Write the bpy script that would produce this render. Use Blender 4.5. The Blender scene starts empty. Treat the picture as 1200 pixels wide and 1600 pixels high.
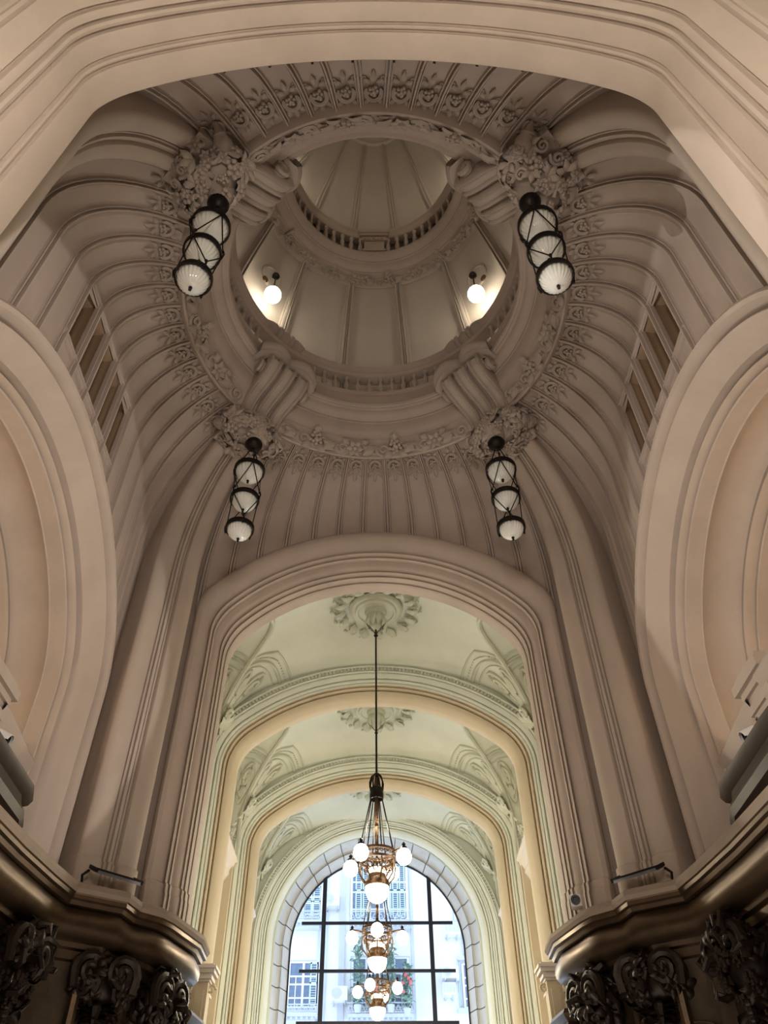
import bpy, math, random
import numpy as np
from math import sin, cos, pi, sqrt, atan2
from mathutils import Vector, Matrix

R = math.radians
S = bpy.context.scene
COL = S.collection
# ------------------------------------------------------------------ camera
CY = 9.4                      # centre of the domed crossing; the camera is the origin, floor at -1.6
FL = -1.6
cd = bpy.data.cameras.new('camera'); cam = bpy.data.objects.new('camera', cd); COL.objects.link(cam)
cd.sensor_fit = 'VERTICAL'; cd.sensor_height = 24.0; cd.lens = 24.0 * 1202 / 1600
cd.shift_x = 13.5 / 1600
cd.clip_start = 0.05; cd.clip_end = 300
cam.matrix_world = Matrix.Rotation(R(135), 4, 'X') @ Matrix.Rotation(R(-0.25), 4, 'Z')
S.camera = cam
# ------------------------------------------------------------------ world, exposure
S.view_settings.view_transform = 'Standard'; S.view_settings.look = 'None'
S.view_settings.exposure = 0.0; S.view_settings.gamma = 1.0; S.view_settings.use_curve_mapping = False
W = bpy.data.worlds.new('world'); S.world = W; W.use_nodes = True
bg = W.node_tree.nodes['Background']; bg.inputs[0].default_value = (0.62, 0.78, 1.0, 1); bg.inputs[1].default_value = 3.2
S.cycles.max_bounces = 8; S.cycles.diffuse_bounces = 5; S.cycles.glossy_bounces = 3
S.cycles.transmission_bounces = 4; S.cycles.transparent_max_bounces = 8
S.cycles.sample_clamp_indirect = 4.0
S.cycles.caustics_reflective = False; S.cycles.caustics_refractive = False


def light(name, kind, loc, power, col=(1, .85, .68), size=0.3, target=None, spot=None, blend=0.4, shape=None, sy=None):
    d = bpy.data.lights.new(name, kind); d.energy = power; d.color = col
    if kind == 'AREA':
        d.size = size
        if sy: d.shape = 'RECTANGLE'; d.size_y = sy
    else:
        d.shadow_soft_size = size
    if kind == 'SPOT':
        d.spot_size = R(spot or 90); d.spot_blend = blend
    o = bpy.data.objects.new(name, d); COL.objects.link(o); o.location = loc
    if target is not None:
        o.rotation_euler = (Vector(target) - Vector(loc)).to_track_quat('-Z', 'Y').to_euler()
    return o


# sky light coming in through the street window (portal only guides the sampling)
pl = light('street_window_portal', 'AREA', (0, 35.3, 7), 1, size=7.4, sy=13.5, target=(0, 0, 7)); pl.data.cycles.is_portal = True
sun = light('sun', 'SUN', (0, 40, 40), 2.5, col=(1, .96, .9), size=0.02)
sun.rotation_euler = (R(-38), R(12), 0); sun.data.angle = R(2)
WARM = (1.0, .88, .76)
# lamps of the place: floodlights standing on the bronze cornices, niche lamps, and the chandelier of the gallery over the camera
for sx in (-1, 1):
    light('cornice_flood', 'SPOT', (sx * 4.15, 14.05, 4.75), 60, WARM, .25, (-sx * 3.5, 7.0, 15), 110, .8)
    light('cornice_flood', 'SPOT', (sx * 4.15, 4.75, 4.75), 380, WARM, .2, (-sx * 1.5, 14.0, 10.5), 80, .8)
    light('cornice_projector', 'SPOT', (sx * 4.75, 6.4, 4.95), 1600, (1, .90, .80), .04, (-sx * 5.8, 8.9 if sx > 0 else 7.4, 8.0 if sx > 0 else 8.2), 53, .05)
    light('niche_lamp', 'POINT', (sx * 8.0, 8.3, 8.6), 55, (1, .72, .45), .12)
    light('niche_lamp', 'POINT', (sx * 7.5, 11.6, 6.9), 22, (1, .72, .42), .12)
light('gallery_chandelier_glow', 'POINT', (0, -1.2, 7.0), 900, (1, .84, .72), .5)
light('floor_fill', 'AREA', (0, 9.4, -1.2), 275, (1, .87, .77), 8.0, (0, 9.4, 20), sy=9.0)  # unseen upward area light added as general fill, no lamp stands here


# ------------------------------------------------------------------ materials
def newmat(name):
    m = bpy.data.materials.new(name); m.use_nodes = True
    return m, m.node_tree.nodes, m.node_tree.links, m.node_tree.nodes['Principled BSDF']


def plaster(name, col, var=.10, rough=.75, scale=1.3, bump=.12, bscale=40, streak=True):
    m, n, l, b = newmat(name)
    tc = n.new('ShaderNodeTexCoord')
    no = n.new('ShaderNodeTexNoise'); no.inputs['Scale'].default_value = scale; no.inputs['Detail'].default_value = 6
    no.inputs['Roughness'].default_value = .6
    mp = n.new('ShaderNodeMapping'); mp.inputs['Scale'].default_value = (1, 1, .45 if streak else 1)
    l.new(tc.outputs['Object'], mp.inputs[0]); l.new(mp.outputs[0], no.inputs[0])
    cr = n.new('ShaderNodeValToRGB')
    e = cr.color_ramp.elements
    e[0].position = .3; e[1].position = .72
    e[0].color = (*[c * (1 - var) for c in col], 1)
    e[1].color = (*[min(1, c * (1 + var * .6)) for c in col], 1)
    l.new(no.outputs['Fac'], cr.inputs[0]); l.new(cr.outputs[0], b.inputs['Base Color'])
    b.inputs['Roughness'].default_value = rough
    n2 = n.new('ShaderNodeTexNoise'); n2.inputs['Scale'].default_value = bscale; n2.inputs['Detail'].default_value = 4
    l.new(tc.outputs['Object'], n2.inputs[0])
    bp = n.new('ShaderNodeBump'); bp.inputs['Strength'].default_value = bump; bp.inputs['Distance'].default_value = .02
    l.new(n2.outputs['Fac'], bp.inputs['Height']); l.new(bp.outputs[0], b.inputs['Normal'])
    return m


def metal(name, col, rough=.35, metallic=1.0, var=.3):
    m, n, l, b = newmat(name)
    tc = n.new('ShaderNodeTexCoord'); no = n.new('ShaderNodeTexNoise'); no.inputs['Scale'].default_value = 5; no.inputs['Detail'].default_value = 5
    l.new(tc.outputs['Object'], no.inputs[0])
    cr = n.new('ShaderNodeValToRGB'); e = cr.color_ramp.elements; e[0].position = .3; e[1].position = .75
    e[0].color = (*[c * (1 - var) for c in col], 1); e[1].color = (*col, 1)
    l.new(no.outputs['Fac'], cr.inputs[0]); l.new(cr.outputs[0], b.inputs['Base Color'])
    b.inputs['Metallic'].default_value = metallic; b.inputs['Roughness'].default_value = rough
    return m


def emit(name, col, st):
    m, n, l, b = newmat(name)
    b.inputs['Base Color'].default_value = (.9, .9, .88, 1); b.inputs['Roughness'].default_value = .2
    b.inputs['Emission Color'].default_value = (*col, 1); b.inputs['Emission Strength'].default_value = st
    return m


M = dict(
    wall=plaster('beige_stone_plaster', (.47, .395, .347)),
    pier=plaster('beige_pier_stone', (.50, .425, .365)),
    orn=plaster('beige_carved_ornament', (.43, .37, .325), bump=.2, bscale=60),
    arch=plaster('beige_arch_stone', (.51, .43, .37)),
    dome=plaster('cream_dome_paint', (.54, .49, .44), var=.06),
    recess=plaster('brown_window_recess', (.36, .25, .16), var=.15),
    gal=plaster('pale_green_cream_paint', (.70, .735, .645), var=.06),
    galorn=plaster('pale_green_ornament', (.60, .62, .52), var=.14, bump=.25, bscale=50),
    galstone=plaster('cream_gallery_stone', (.60, .52, .38), var=.06),
    cornwhite=plaster('pale_pink_cornice_paint', (.76, .70, .64), var=.05),
    tile=plaster('grey_reveal_tile', (.52, .53, .53), var=.12, scale=2.5, rough=.45),
    joint=plaster('dark_tile_joint', (.22, .22, .22)),
    bronze=metal('brown_bronze', (.105, .068, .04), .38, .75),
    slab=plaster('brown_stone_slab', (.27, .21, .16)),
    darkbronze=metal('dark_brown_bronze', (.045, .028, .018), .5, .2),
    dark=metal('dark_carved_bronze', (.030, .019, .014), .40, .55),
    panel=metal('brown_bronze_panel', (.085, .06, .04), .42, .6),
    iron=metal('black_iron', (.018, .014, .012), .45, .6),
    steel=metal('black_window_steel', (.012, .014, .03), .5, .2),
    brass=metal('antique_brass', (.15, .088, .048), .46, .8),
    floor=plaster('polished_stone_floor', (.42, .36, .30), rough=.25, bump=0),
    grey=metal('grey_floodlight_casing', (.23, .23, .24), .5, .2),
    white=plaster('white_plastic', (.8, .8, .8), var=.02, bump=0),
    black=metal('black_plastic', (.01, .01, .012), .25, 0),
    facade=plaster('white_street_facade', (.86, .86, .84), var=.05),
    facgrey=plaster('grey_street_stone', (.60, .62, .66), var=.1),
    shutter=plaster('pale_green_shutter', (.62, .76, .74), var=.04, bump=0),
    dwin=metal('dim_street_glass', (.20, .27, .38), .15, 0),
    leaf=plaster('green_leaf', (.28, .42, .33), var=.4, bump=0),
    flower=plaster('red_flower', (.75, .16, .16), var=.2, bump=0),
    lamp=emit('lit_opal_globe', (1, .90, .74), 9.0),
    bowl=emit('lit_opal_bowl', (1, .80, .52), 6.0),
    domelamp=emit('lit_dome_globe', (1, .87, .66), 17.0),
)


def opal():
    m, n, l, b = newmat('unlit_ribbed_opal_glass')
    b.inputs['Base Color'].default_value = (.80, .83, .80, 1); b.inputs['Roughness'].default_value = .12
    b.inputs['Subsurface Weight'].default_value = .25; b.inputs['Subsurface Radius'].default_value = (.2, .2, .2)
    b.inputs['Coat Weight'].default_value = .5
    return m


M['opal'] = opal()


def glassmat():
    m, n, l, b = newmat('clear_window_glass')
    tr = n.new('ShaderNodeBsdfTransparent'); gl = n.new('ShaderNodeBsdfGlossy'); gl.inputs['Roughness'].default_value = .02
    mx = n.new('ShaderNodeMixShader'); mx.inputs[0].default_value = .05
    tr.inputs[0].default_value = (.95, .97, 1, 1)
    l.new(tr.outputs[0], mx.inputs[1]); l.new(gl.outputs[0], mx.inputs[2]); l.new(mx.outputs[0], n['Material Output'].inputs[0])
    return m


M['glass'] = glassmat()


# ------------------------------------------------------------------ mesh helpers
class MB:
    def __init__(s): s.v = []; s.f = []

    def add(s, verts, faces):
        o = len(s.v); s.v.extend([tuple(p) for p in verts]); s.f.extend([tuple(i + o for i in f) for f in faces]); return s

    def grid(s, rows, cu=False, cv=False):
        nr = len(rows); nc = len(rows[0]); o = len(s.v)
        for r in rows: s.v.extend([tuple(p) for p in r])
        for i in range(nr - (0 if cv else 1)):
            for j in range(nc - (0 if cu else 1)):
                a = i * nc + j; b = i * nc + (j + 1) % nc; c = ((i + 1) % nr) * nc + (j + 1) % nc; d = ((i + 1) % nr) * nc + j
                s.f.append((o + a, o + b, o + c, o + d))
        return s

    def box(s, a, b, mat=None):
        x0, y0, z0 = a; x1, y1, z1 = b
        P = [(x0, y0, z0), (x1, y0, z0), (x1, y1, z0), (x0, y1, z0), (x0, y0, z1), (x1, y0, z1), (x1, y1, z1), (x0, y1, z1)]
        if mat is not None: P = [tuple(mat @ Vector(p)) for p in P]
        return s.add(P, [(0, 3, 2, 1), (4, 5, 6, 7), (0, 1, 5, 4), (1, 2, 6, 5), (2, 3, 7, 6), (3, 0, 4, 7)])

    def tube(s, pts, rad, seg=6, cap=True, flat=1.0, up=None):
        pts = [Vector(p) for p in pts]; n = len(pts)
        if not hasattr(rad, '__len__'): rad = [rad] * n
        rows = []; prev = None
        for i, p in enumerate(pts):
            t = (pts[min(i + 1, n - 1)] - pts[max(i - 1, 0)])
            t = t.normalized() if t.length > 1e-9 else Vector((0, 0, 1))
            if prev is None:
                ref = Vector(up) if up else (Vector((0, 0, 1)) if abs(t.z) < .9 else Vector((1, 0, 0)))
            else: ref = prev
            nn = (ref - t * ref.dot(t))
            nn = nn.normalized() if nn.length > 1e-6 else t.orthogonal().normalized()
            bb = t.cross(nn); prev = nn
            rows.append([p + (nn * cos(2 * pi * k / seg) * flat + bb * sin(2 * pi * k / seg)) * rad[i] for k in range(seg)])
        o = len(s.v); s.grid(rows, cu=True)
        if cap:
            s.f.append(tuple(o + k for k in range(seg))[::-1]); m = o + (n - 1) * seg; s.f.append(tuple(m + k for k in range(seg)))
        return s

    def lathe(s, prof, seg=24, c=(0, 0, 0), a0=0, a1=2 * pi, mat=None):
        full = abs(a1 - a0 - 2 * pi) < 1e-6; n = seg if full else seg + 1
        rows = []
        for r, z in prof:
            row = [Vector((c[0] + r * cos(a0 + (a1 - a0) * k / seg), c[1] + r * sin(a0 + (a1 - a0) * k / seg), c[2] + z)) for k in range(n)]
            if mat is not None: row = [mat @ p for p in row]
            rows.append(row)
        return s.grid(rows, cu=full)

    def ball(s, c, r, seg=8, rings=5, sc=(1, 1, 1), mat=None):
        rows = []
        for i in range(rings + 1):
            a = pi * i / rings
            row = [Vector((c[0] + r * sc[0] * sin(a) * cos(2 * pi * k / seg), c[1] + r * sc[1] * sin(a) * sin(2 * pi * k / seg), c[2] + r * sc[2] * cos(a))) for k in range(seg)]
            if mat is not None: row = [mat @ p for p in row]
            rows.append(row)
        return s.grid(rows, cu=True)

    def leaf(s, mat, L, Wd, curl=.3, n=5):
        rows = []
        for i in range(n):
            u = i / (n - 1); w = Wd * max(.06, sin(pi * u ** .75)) * (1 + .18 * cos(5 * pi * u)); x = L * u; z = curl * L * sin(u * 2.4) * .6
            rows.append([mat @ Vector((x, w * k, z + (.22 * Wd if abs(k) < .01 else (.12 * Wd if abs(k) < .7 else -.12 * Wd)))) for k in (-1, -.5, 0, .5, 1)])
        return s.grid(rows)

    def spiral(s, mat, r, turns=1.4, tr=.03, n=16, tail=0.0, seg=5):
        pts = []; rr = []
        if tail:
            for i in range(3): pts.append(mat @ Vector((r - .05 * r * (3 - i) , -tail * (3 - i) / 3, 0))); rr.append(tr)
        for i in range(n):
            u = i / (n - 1); a = 2 * pi * turns * u; q = r * (1 - .82 * u)
            pts.append(mat @ Vector((q * cos(a), q * sin(a), u * tr * .8))); rr.append(tr * (1.1 - .5 * u))
        return s.tube(pts, rr, seg)

    def grapes(s, mat, r, rng, n=9, br=None):
        br = br or r * .34
        for i in range(n):
            a = i * 2.4; q = r * sqrt(i / n) * .85
            s.ball(mat @ Vector((q * cos(a), q * sin(a), br * (1.2 - q / r))), br, 6, 4)
        return s

    def rosette(s, mat, r, petals=6):
        for k in range(petals):
            mm = mat @ Matrix.Rotation(2 * pi * k / petals, 4, 'Z') @ Matrix.Translation((r * .12, 0, r * .1))
            s.leaf(mm, r * .9, r * .36, .45, 4)
        s.ball(mat @ Vector((0, 0, r * .25)), r * .28, 7, 4)
        return s


COUNT = {}


def make(name, mb, mat, parent=None, loc=None, smooth=40, label=None, cat=None, kind=None, group=None):
    me = bpy.data.meshes.new(name); me.from_pydata([tuple(map(float, p)) for p in mb.v], [], mb.f)
    me.validate(); me.update()
    if smooth:
        me.shade_smooth(); me.set_sharp_from_angle(angle=R(smooth))
    me.materials.append(M[mat] if isinstance(mat, str) else mat)
    o = bpy.data.objects.new(name, me); COL.objects.link(o)
    return setup(o, parent, loc, label, cat, kind, group)


def setup(o, parent=None, loc=None, label=None, cat=None, kind=None, group=None):
    if loc is not None: o.location = loc
    if parent is not None: o.parent = parent
    if label: o['label'] = label
    if cat: o['category'] = cat
    if kind: o['kind'] = kind
    if group: o['group'] = group
    return o


def empty(name, loc=(0, 0, 0), rz=0, **kw):
    o = bpy.data.objects.new(name, None); COL.objects.link(o); o.location = loc; o.rotation_euler = (0, 0, rz); o.empty_display_size = .1
    return setup(o, **kw)


def inst(src, mat=None, parent=None, name=None):
    o = bpy.data.objects.new(name or src.name.split('.')[0], src.data); COL.objects.link(o)
    if src.get('kind') == 'stuff': o['kind'] = 'stuff'
    if parent is not None: o.parent = parent
    if mat is not None: o.matrix_basis = mat
    return o


def copytree(o, parent=None):
    c = o.copy(); COL.objects.link(c)
    if parent is not None: c.parent = parent
    for ch in list(o.children): copytree(ch, c)
    return c


def frame(p, x, y, z):
    return Matrix(((x[0], y[0], z[0], p[0]), (x[1], y[1], z[1], p[1]), (x[2], y[2], z[2], p[2]), (0, 0, 0, 1)))


def basis(p, z, xhint):
    z = Vector(z).normalized(); x = Vector(xhint); x = (x - z * x.dot(z)).normalized(); y = z.cross(x)
    return frame(p, x, y, z)


def three(R1, phi, r2, zc, zb, n1=16, n2=8):
    c0 = zc - R1; cx = (R1 - r2) * sin(phi); cz = c0 + (R1 - r2) * cos(phi)
    h = [(R1 * sin(phi * i / n1), c0 + R1 * cos(phi * i / n1)) for i in range(n1 + 1)]
    h += [(cx + r2 * sin(phi + (pi / 2 - phi) * i / n2), cz + r2 * cos(phi + (pi / 2 - phi) * i / n2)) for i in range(1, n2 + 1)]
    xe, ze = h[-1]
    h += [(xe, ze + (zb - ze) * k) for k in (.33, .66, 1)]
    return np.array([(-x, z) for x, z in h[::-1]] + h[1:])


def arch_strip(inner, outer, prof, fn):
    rows = []
    for w, d in prof:
        P = inner * (1 - w) + outer * w
        rows.append([fn(x, z, d) for x, z in P])
    return MB().grid(rows)


def resample(P, n):
    d = np.r_[0, np.cumsum(np.hypot(*np.diff(P, axis=0).T))]; t = np.linspace(0, d[-1], n)
    return np.c_[np.interp(t, d, P[:, 0]), np.interp(t, d, P[:, 1])]
# ================================================================== STRUCTURE: added sky-blocking box and floor
ZC = 4.55                                         # level of the bronze cornice
mb = MB(); mb.add([(-11, -9, FL), (11, -9, FL), (11, 35.2, FL), (-11, 35.2, FL)], [(0, 1, 2, 3)])
make('floor', mb, 'floor', kind='structure', label='polished stone floor far below the dome', smooth=0)
sh = MB()  # box added around the hall so sky light cannot leak through gaps
sh.grid([[(-11, -9, FL), (-11, 35.2, FL)], [(-11, -9, 33), (-11, 35.2, 33)], [(11, -9, 33), (11, 35.2, 33)], [(11, -9, FL), (11, 35.2, FL)]])
sh.add([(-11, -9, FL), (11, -9, FL), (11, -9, 33), (-11, -9, 33)], [(0, 1, 2, 3)])
make('wall_sky_block', sh, 'wall', kind='structure', label='unseen outer box added to keep sky light out of the domed hall', smooth=0)

# arch curves
A_IN = three(4.4, R(48), 1.5, 13.1, ZC); A_OUT = three(5.6, R(48), 1.0, 14.3, ZC)       # crossing arches on the gallery axis
S_IN = three(4.0, R(50), 1.9, 10.6, ZC); S_OUT = three(5.0, R(50), 2.52, 11.95, ZC)     # side arches
HALF = 4.42


def zfun(P):
    n = len(P) // 2; h = P[n:]; k = int(np.argmax(h[:, 0] >= h[:, 0].max() - 1e-6))
    return lambda s: float(np.interp(abs(s), h[:k + 1, 0], h[:k + 1, 1]))


ZA = zfun(A_OUT); ZS = zfun(S_OUT)
WALLY = 5.8; RTOP = 4.42; ZTOP = 16.0
ROT = {'far': lambda x, y: (x, y), 'near': lambda x, y: (-x, -y), 'left': lambda x, y: (-y, x), 'right': lambda x, y: (y, -x)}


def wallpt(k, s, t, off=0.0, z=None):
    """t<0 -> height z on the vertical wall, t in 0..1 -> along the cove"""
    ph = R(9.2) * s
    p1 = np.array([RTOP * sin(ph), RTOP * cos(ph)]); p0 = np.array([s, WALLY])
    dist = float(np.hypot(*(p1 - p0)))
    zs = max(ZTOP - 1.12 * dist, (ZA(s) if k in ('far', 'near') else 0))
    d = (p1 - p0) / dist
    if t < 0:
        n2 = np.array([0, -1.0]); q = p0 + n2 * off; zz = z
    else:
        a = t * pi / 2
        q = p0 + (p1 - p0) * (1 - cos(a)); zz = zs + (ZTOP - zs) * sin(a)
        hb = np.array([0, -1.0]) * cos(a) + d * sin(a); hb /= np.hypot(*hb)
        q = q + hb * off * cos(a); zz -= off * sin(a)
    X, Y = ROT[k](q[0], q[1])
    return (X, Y + CY, zz)


def zspring(k, s):
    ph = R(9.2) * s
    dist = sqrt((RTOP * sin(ph) - s) ** 2 + (RTOP * cos(ph) - WALLY) ** 2)
    return max(ZTOP - 1.12 * dist, (ZA(s) if k in ('far', 'near') else 0))


RIBS = [-4.42, -3.75, -3.08, -2.38, -1.68, -1.0, -.34, .34, 1.0, 1.68, 2.38, 3.08, 3.75, 4.42]
WZ0, WZ1 = 12.62, 14.42
NT = 14


def column(k, s, off, z0=None, z1=None, t0=True):
    zlow = (ZA(s) if k in ('far', 'near') else ZS(s)) - .12 if z0 is None else z0
    zs = zspring(k, s); top = zs if z1 is None else z1
    pts = []
    if z1 is not None or zlow < zs:
        for i in range(6): pts.append(wallpt(k, s, -1, off, zlow + (top - zlow) * i / 6))
    else:
        for i in range(6): pts.append(wallpt(k, s, 0, off))
    if z1 is not None:
        pts.append(wallpt(k, s, -1, off, z1)); return pts
    for i in range(NT + 1): pts.append(wallpt(k, s, i / NT, off))
    return pts


# --- the floret: a grape bunch under a curled hood with side leaves, about 0.45 m
rng = random.Random(4)
fm = MB(); I4 = Matrix.Identity(4)
fm.tube([(.15 * cos(a), .10 + .17 * sin(a), .05) for a in np.linspace(-.5, pi + .5, 12)], [.02] + [.045] * 10 + [.02], 6)
fm.grapes(Matrix.Translation((0, .08, .02)), .12, rng, 9, .045)
for sx in (-1, 1):
    fm.leaf(Matrix.Translation((sx * .06, -.06, .02)) @ Matrix.Rotation(R(-90 + sx * 48), 4, 'Z'), .17, .05, .5)
    fm.leaf(Matrix.Translation((sx * .08, .24, .02)) @ Matrix.Rotation(R(90 - sx * 38), 4, 'Z'), .17, .05, .5)
    fm.spiral(Matrix.Translation((sx * .19, -.17, .03)) @ Matrix.Scale(sx, 4, (1, 0, 0)), .065, 1.2, .022, 10)
fm.leaf(Matrix.Translation((0, .28, .02)) @ Matrix.Rotation(R(90), 4, 'Z'), .20, .06, .6)
fm.leaf(Matrix.Translation((0, -.10, .02)) @ Matrix.Rotation(R(-90), 4, 'Z'), .26, .05, .5)
FLORET = None

SIDE_TXT = {'far': 'ribbed cove wall above the arch towards the street window', 'near': 'ribbed cove wall behind the arch overhead',
            'left': 'ribbed wall with louvred window above the arch on the left', 'right': 'ribbed wall with louvred window above the arch on the right'}
for k in ('far', 'near', 'left', 'right'):
    root = empty('wall_' + k, (0, CY, 8), kind='structure', label=SIDE_TXT[k])
    inv = Matrix.Translation((0, -CY, -8))
    side = k in ('left', 'right')
    for i in range(len(RIBS) - 1):
        a, b = RIBS[i] + .05, RIBS[i + 1] - .05
        m_ = (a + b) / 2
        cols = [(a, .035), (a + .035, .035), (a + .05, 0), (m_, -.005), (b - .05, 0), (b - .035, .035), (b, .035)]
        spans = [(None, WZ0), (WZ1, None)] if side and 4 <= i <= 8 else [(None, None)]
        for (z0, z1) in spans:
            mb = MB().grid([column(k, s, o, z0, z1) for s, o in cols])
            mb.v = [(x, y - CY, z - 8) for x, y, z in mb.v]
            make('panel', mb, 'wall', root)
        # floret near the head of the panel
        P = Vector(wallpt(k, m_, .80, .01)); P2 = Vector(wallpt(k, m_, .84, .01)); Q = Vector(wallpt(k, m_, .80, .2))
        Bm = basis(P - Vector((0, CY, 8)), Q - P, (P2 - P).cross(Q - P))
        if FLORET is None:
            FLORET = make('floret', fm, 'orn', root, kind='stuff'); FLORET.matrix_basis = Bm
        else:
            inst(FLORET, Bm, root)
    for s0 in RIBS:
        prof = [(-.085, -.02), (-.085, .07), (-.055, .07), (-.05, .02), (-.025, .02), (-.02, .12), (.02, .12), (.025, .02), (.05, .02), (.055, .07), (.085, .07), (.085, -.02)]
        mb = MB().grid([column(k, max(-4.46, min(4.46, s0 + ds)), o) for ds, o in prof])
        mb.v = [(x, y - CY, z - 8) for x, y, z in mb.v]
        make('rib', mb, 'wall', root, smooth=30)
    for sg_ in (-1, 1):
        mb = MB().grid([column(k, sg_ * s0, 0.0, ZC) for s0 in (4.40, 4.6, 4.8, 5.0, 5.25, 5.5)])
        mb.v = [(x, y - CY, z - 8) for x, y, z in mb.v]
        make('return_wall', mb, 'wall', root)
    # plain ring strip under the garland that closes the cove
    rows = []
    for q, dz in ((RTOP + .02, -.03), (RTOP - .10, -.10), (RTOP - .10, .05)):
        rows.append([(q * sin(R(9.2) * s), q * cos(R(9.2) * s), ZTOP + dz - 8) for s in np.linspace(-4.9, 4.9, 40)])
    rows = [[(*ROT[k](x, y), z) for x, y, z in r] for r in rows]
    make('fillet', MB().grid(rows), 'wall', root)

# --- louvred windows in the side walls: five openings between the ribs
for n_, k in ((2, 'left'), (3, 'right')):
    sg = -1 if k == 'left' else 1
    root = empty('window_%d' % n_, (sg * 5.8, CY, WZ0), kind='structure', label='row of five tall openings in the ribbed wall on the %s' % k)

    def loc(s, d, z):        # s along the wall, d depth behind the wall
        x, y = ROT[k](s, WALLY + d); return (x - sg * 5.8, y, z - WZ0)
    for i in range(4, 9):
        a, b = RIBS[i] + .06, RIBS[i + 1] - .06
        mb = MB()
        F = [loc(a, -.02, WZ0), loc(b, -.02, WZ0), loc(b, -.02, WZ1), loc(a, -.02, WZ1)]
        Bk = [loc(a, .55, WZ0 + .05), loc(b, .55, WZ0 + .05), loc(b, .55, WZ1), loc(a, .55, WZ1)]
        mb.add(F + Bk, [(0, 1, 5, 4), (1, 2, 6, 5), (2, 3, 7, 6), (3, 0, 4, 7), (4, 5, 6, 7)])
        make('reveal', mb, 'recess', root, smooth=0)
        mb = MB()
        for zz in (13.2, 13.85): 
            q = [loc(a, .30, zz), loc(b, .30, zz), loc(b, .5, zz + .12), loc(a, .5, zz + .12), loc(a, .30, zz + .05), loc(b, .30, zz + .05), loc(b, .5, zz + .17), loc(a, .5, zz + .17)]
            mb.add(q, [(0, 1, 2, 3), (4, 5, 6, 7), (0, 1, 5, 4), (2, 3, 7, 6)])
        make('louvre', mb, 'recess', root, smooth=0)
    for zz, up in ((WZ0, -1), (WZ1, 1)):
        mb = MB()
        for j, (h0, h1, o) in enumerate(((0, .06, .05), (.07, .11, .09), (.12, .2, .06))):
            z0, z1 = zz + up * h0, zz + up * h1
            q = [loc(-1.76, .0, z0), loc(1.76, .0, z0), loc(1.76, -o, z0), loc(-1.76, -o, z0), loc(-1.76, .0, z1), loc(1.76, .0, z1), loc(1.76, -o, z1), loc(-1.76, -o, z1)]
            mb.add(q, [(0, 1, 2, 3), (4, 5, 6, 7), (2, 3, 7, 6), (0, 3, 7, 4), (1, 2, 6, 5)])
        make('sill' if up < 0 else 'head', mb, 'wall', root, smooth=0)

# ------------------------------------------------------------------ arches of the crossing
FAR_P = {'outer_moulding': [(1.06, 15.3), (1.02, 15.10), (.97, 15.02), (.88, 14.97), (.76, 14.97), (.64, 15.04), (.55, 15.14), (.51, 15.24), (.49, 15.32), (.475, 15.32)],
         'flat_moulding': [(.475, 15.32), (.47, 15.20), (.44, 15.16), (.41, 15.20), (.40, 15.34), (.385, 15.34), (.38, 15.27), (.36, 15.25), (.345, 15.29), (.34, 15.36), (.27, 15.37), (.21, 15.42), (.175, 15.48), (.17, 15.58), (.155, 15.58)],
         'inner_moulding': [(.155, 15.58), (.15, 15.52), (.13, 15.50), (.11, 15.54), (.105, 15.70), (.09, 15.70), (.085, 15.64), (.065, 15.62), (.05, 15.68), (.045, 15.84), (.03, 15.84), (.02, 15.80), (.005, 15.84), (0, 15.9), (0, 16.12), (.03, 16.15), (.03, 16.2), (.08, 16.22), (.1, 16.3), (.18, 16.32), (.2, 16.4), (.35, 16.42), (1.1, 16.45)]}
root = empty('trim_1', (0, 15.2, ZC), kind='structure', label='tall moulded stone arch opening into the chandelier gallery')
for nm, pr in FAR_P.items():
    make(nm, arch_strip(A_IN, A_OUT, pr, lambda x, z, d: (x, d - 15.2, z - ZC)), 'arch', root, smooth=35)
NEAR_P = {'inner_moulding': [(1.06, 3.56), (.5, 3.50), (.06, 3.42), (.01, 3.40), (0, 3.36), (0, 3.08), (.015, 3.04), (.06, 3.04), (.06, 3.015), (.035, 3.0), (.03, 2.98), (.045, 2.955), (.085, 2.95), (.085, 2.93)],
          'flat_moulding': [(.085, 2.93), (.06, 2.91), (.065, 2.84), (.09, 2.74), (.115, 2.68), (.18, 2.67), (.18, 2.645)],
          'outer_moulding': [(.18, 2.645), (.14, 2.635), (.135, 2.60), (.16, 2.57), (.24, 2.565), (.24, 2.545), (.20, 2.53), (.21, 2.49), (.25, 2.45), (.33, 2.445), (.33, 2.42), (.29, 2.40), (.34, 2.36), (.44, 2.30), (.52, 2.24), (.56, 2.20), (.62, 2.26), (.635, 2.26), (.64, 2.18), (.68, 2.15), (.72, 2.18), (.735, 2.25), (.75, 2.25), (.76, 2.16), (.82, 2.14)],
          'wall_face': [(.82, 2.14), (1.1, 2.13), (1.8, 2.13), (3.2, 2.13)]}
root = empty('trim_2', (0, 2.6, ZC), kind='structure', label='broad moulded stone arch passing overhead along the top of the view')
for nm, pr in NEAR_P.items():
    make(nm, arch_strip(A_IN, A_OUT, pr, lambda x, z, d: (x, d - 2.6, z - ZC)), 'arch', root, smooth=35)
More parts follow.
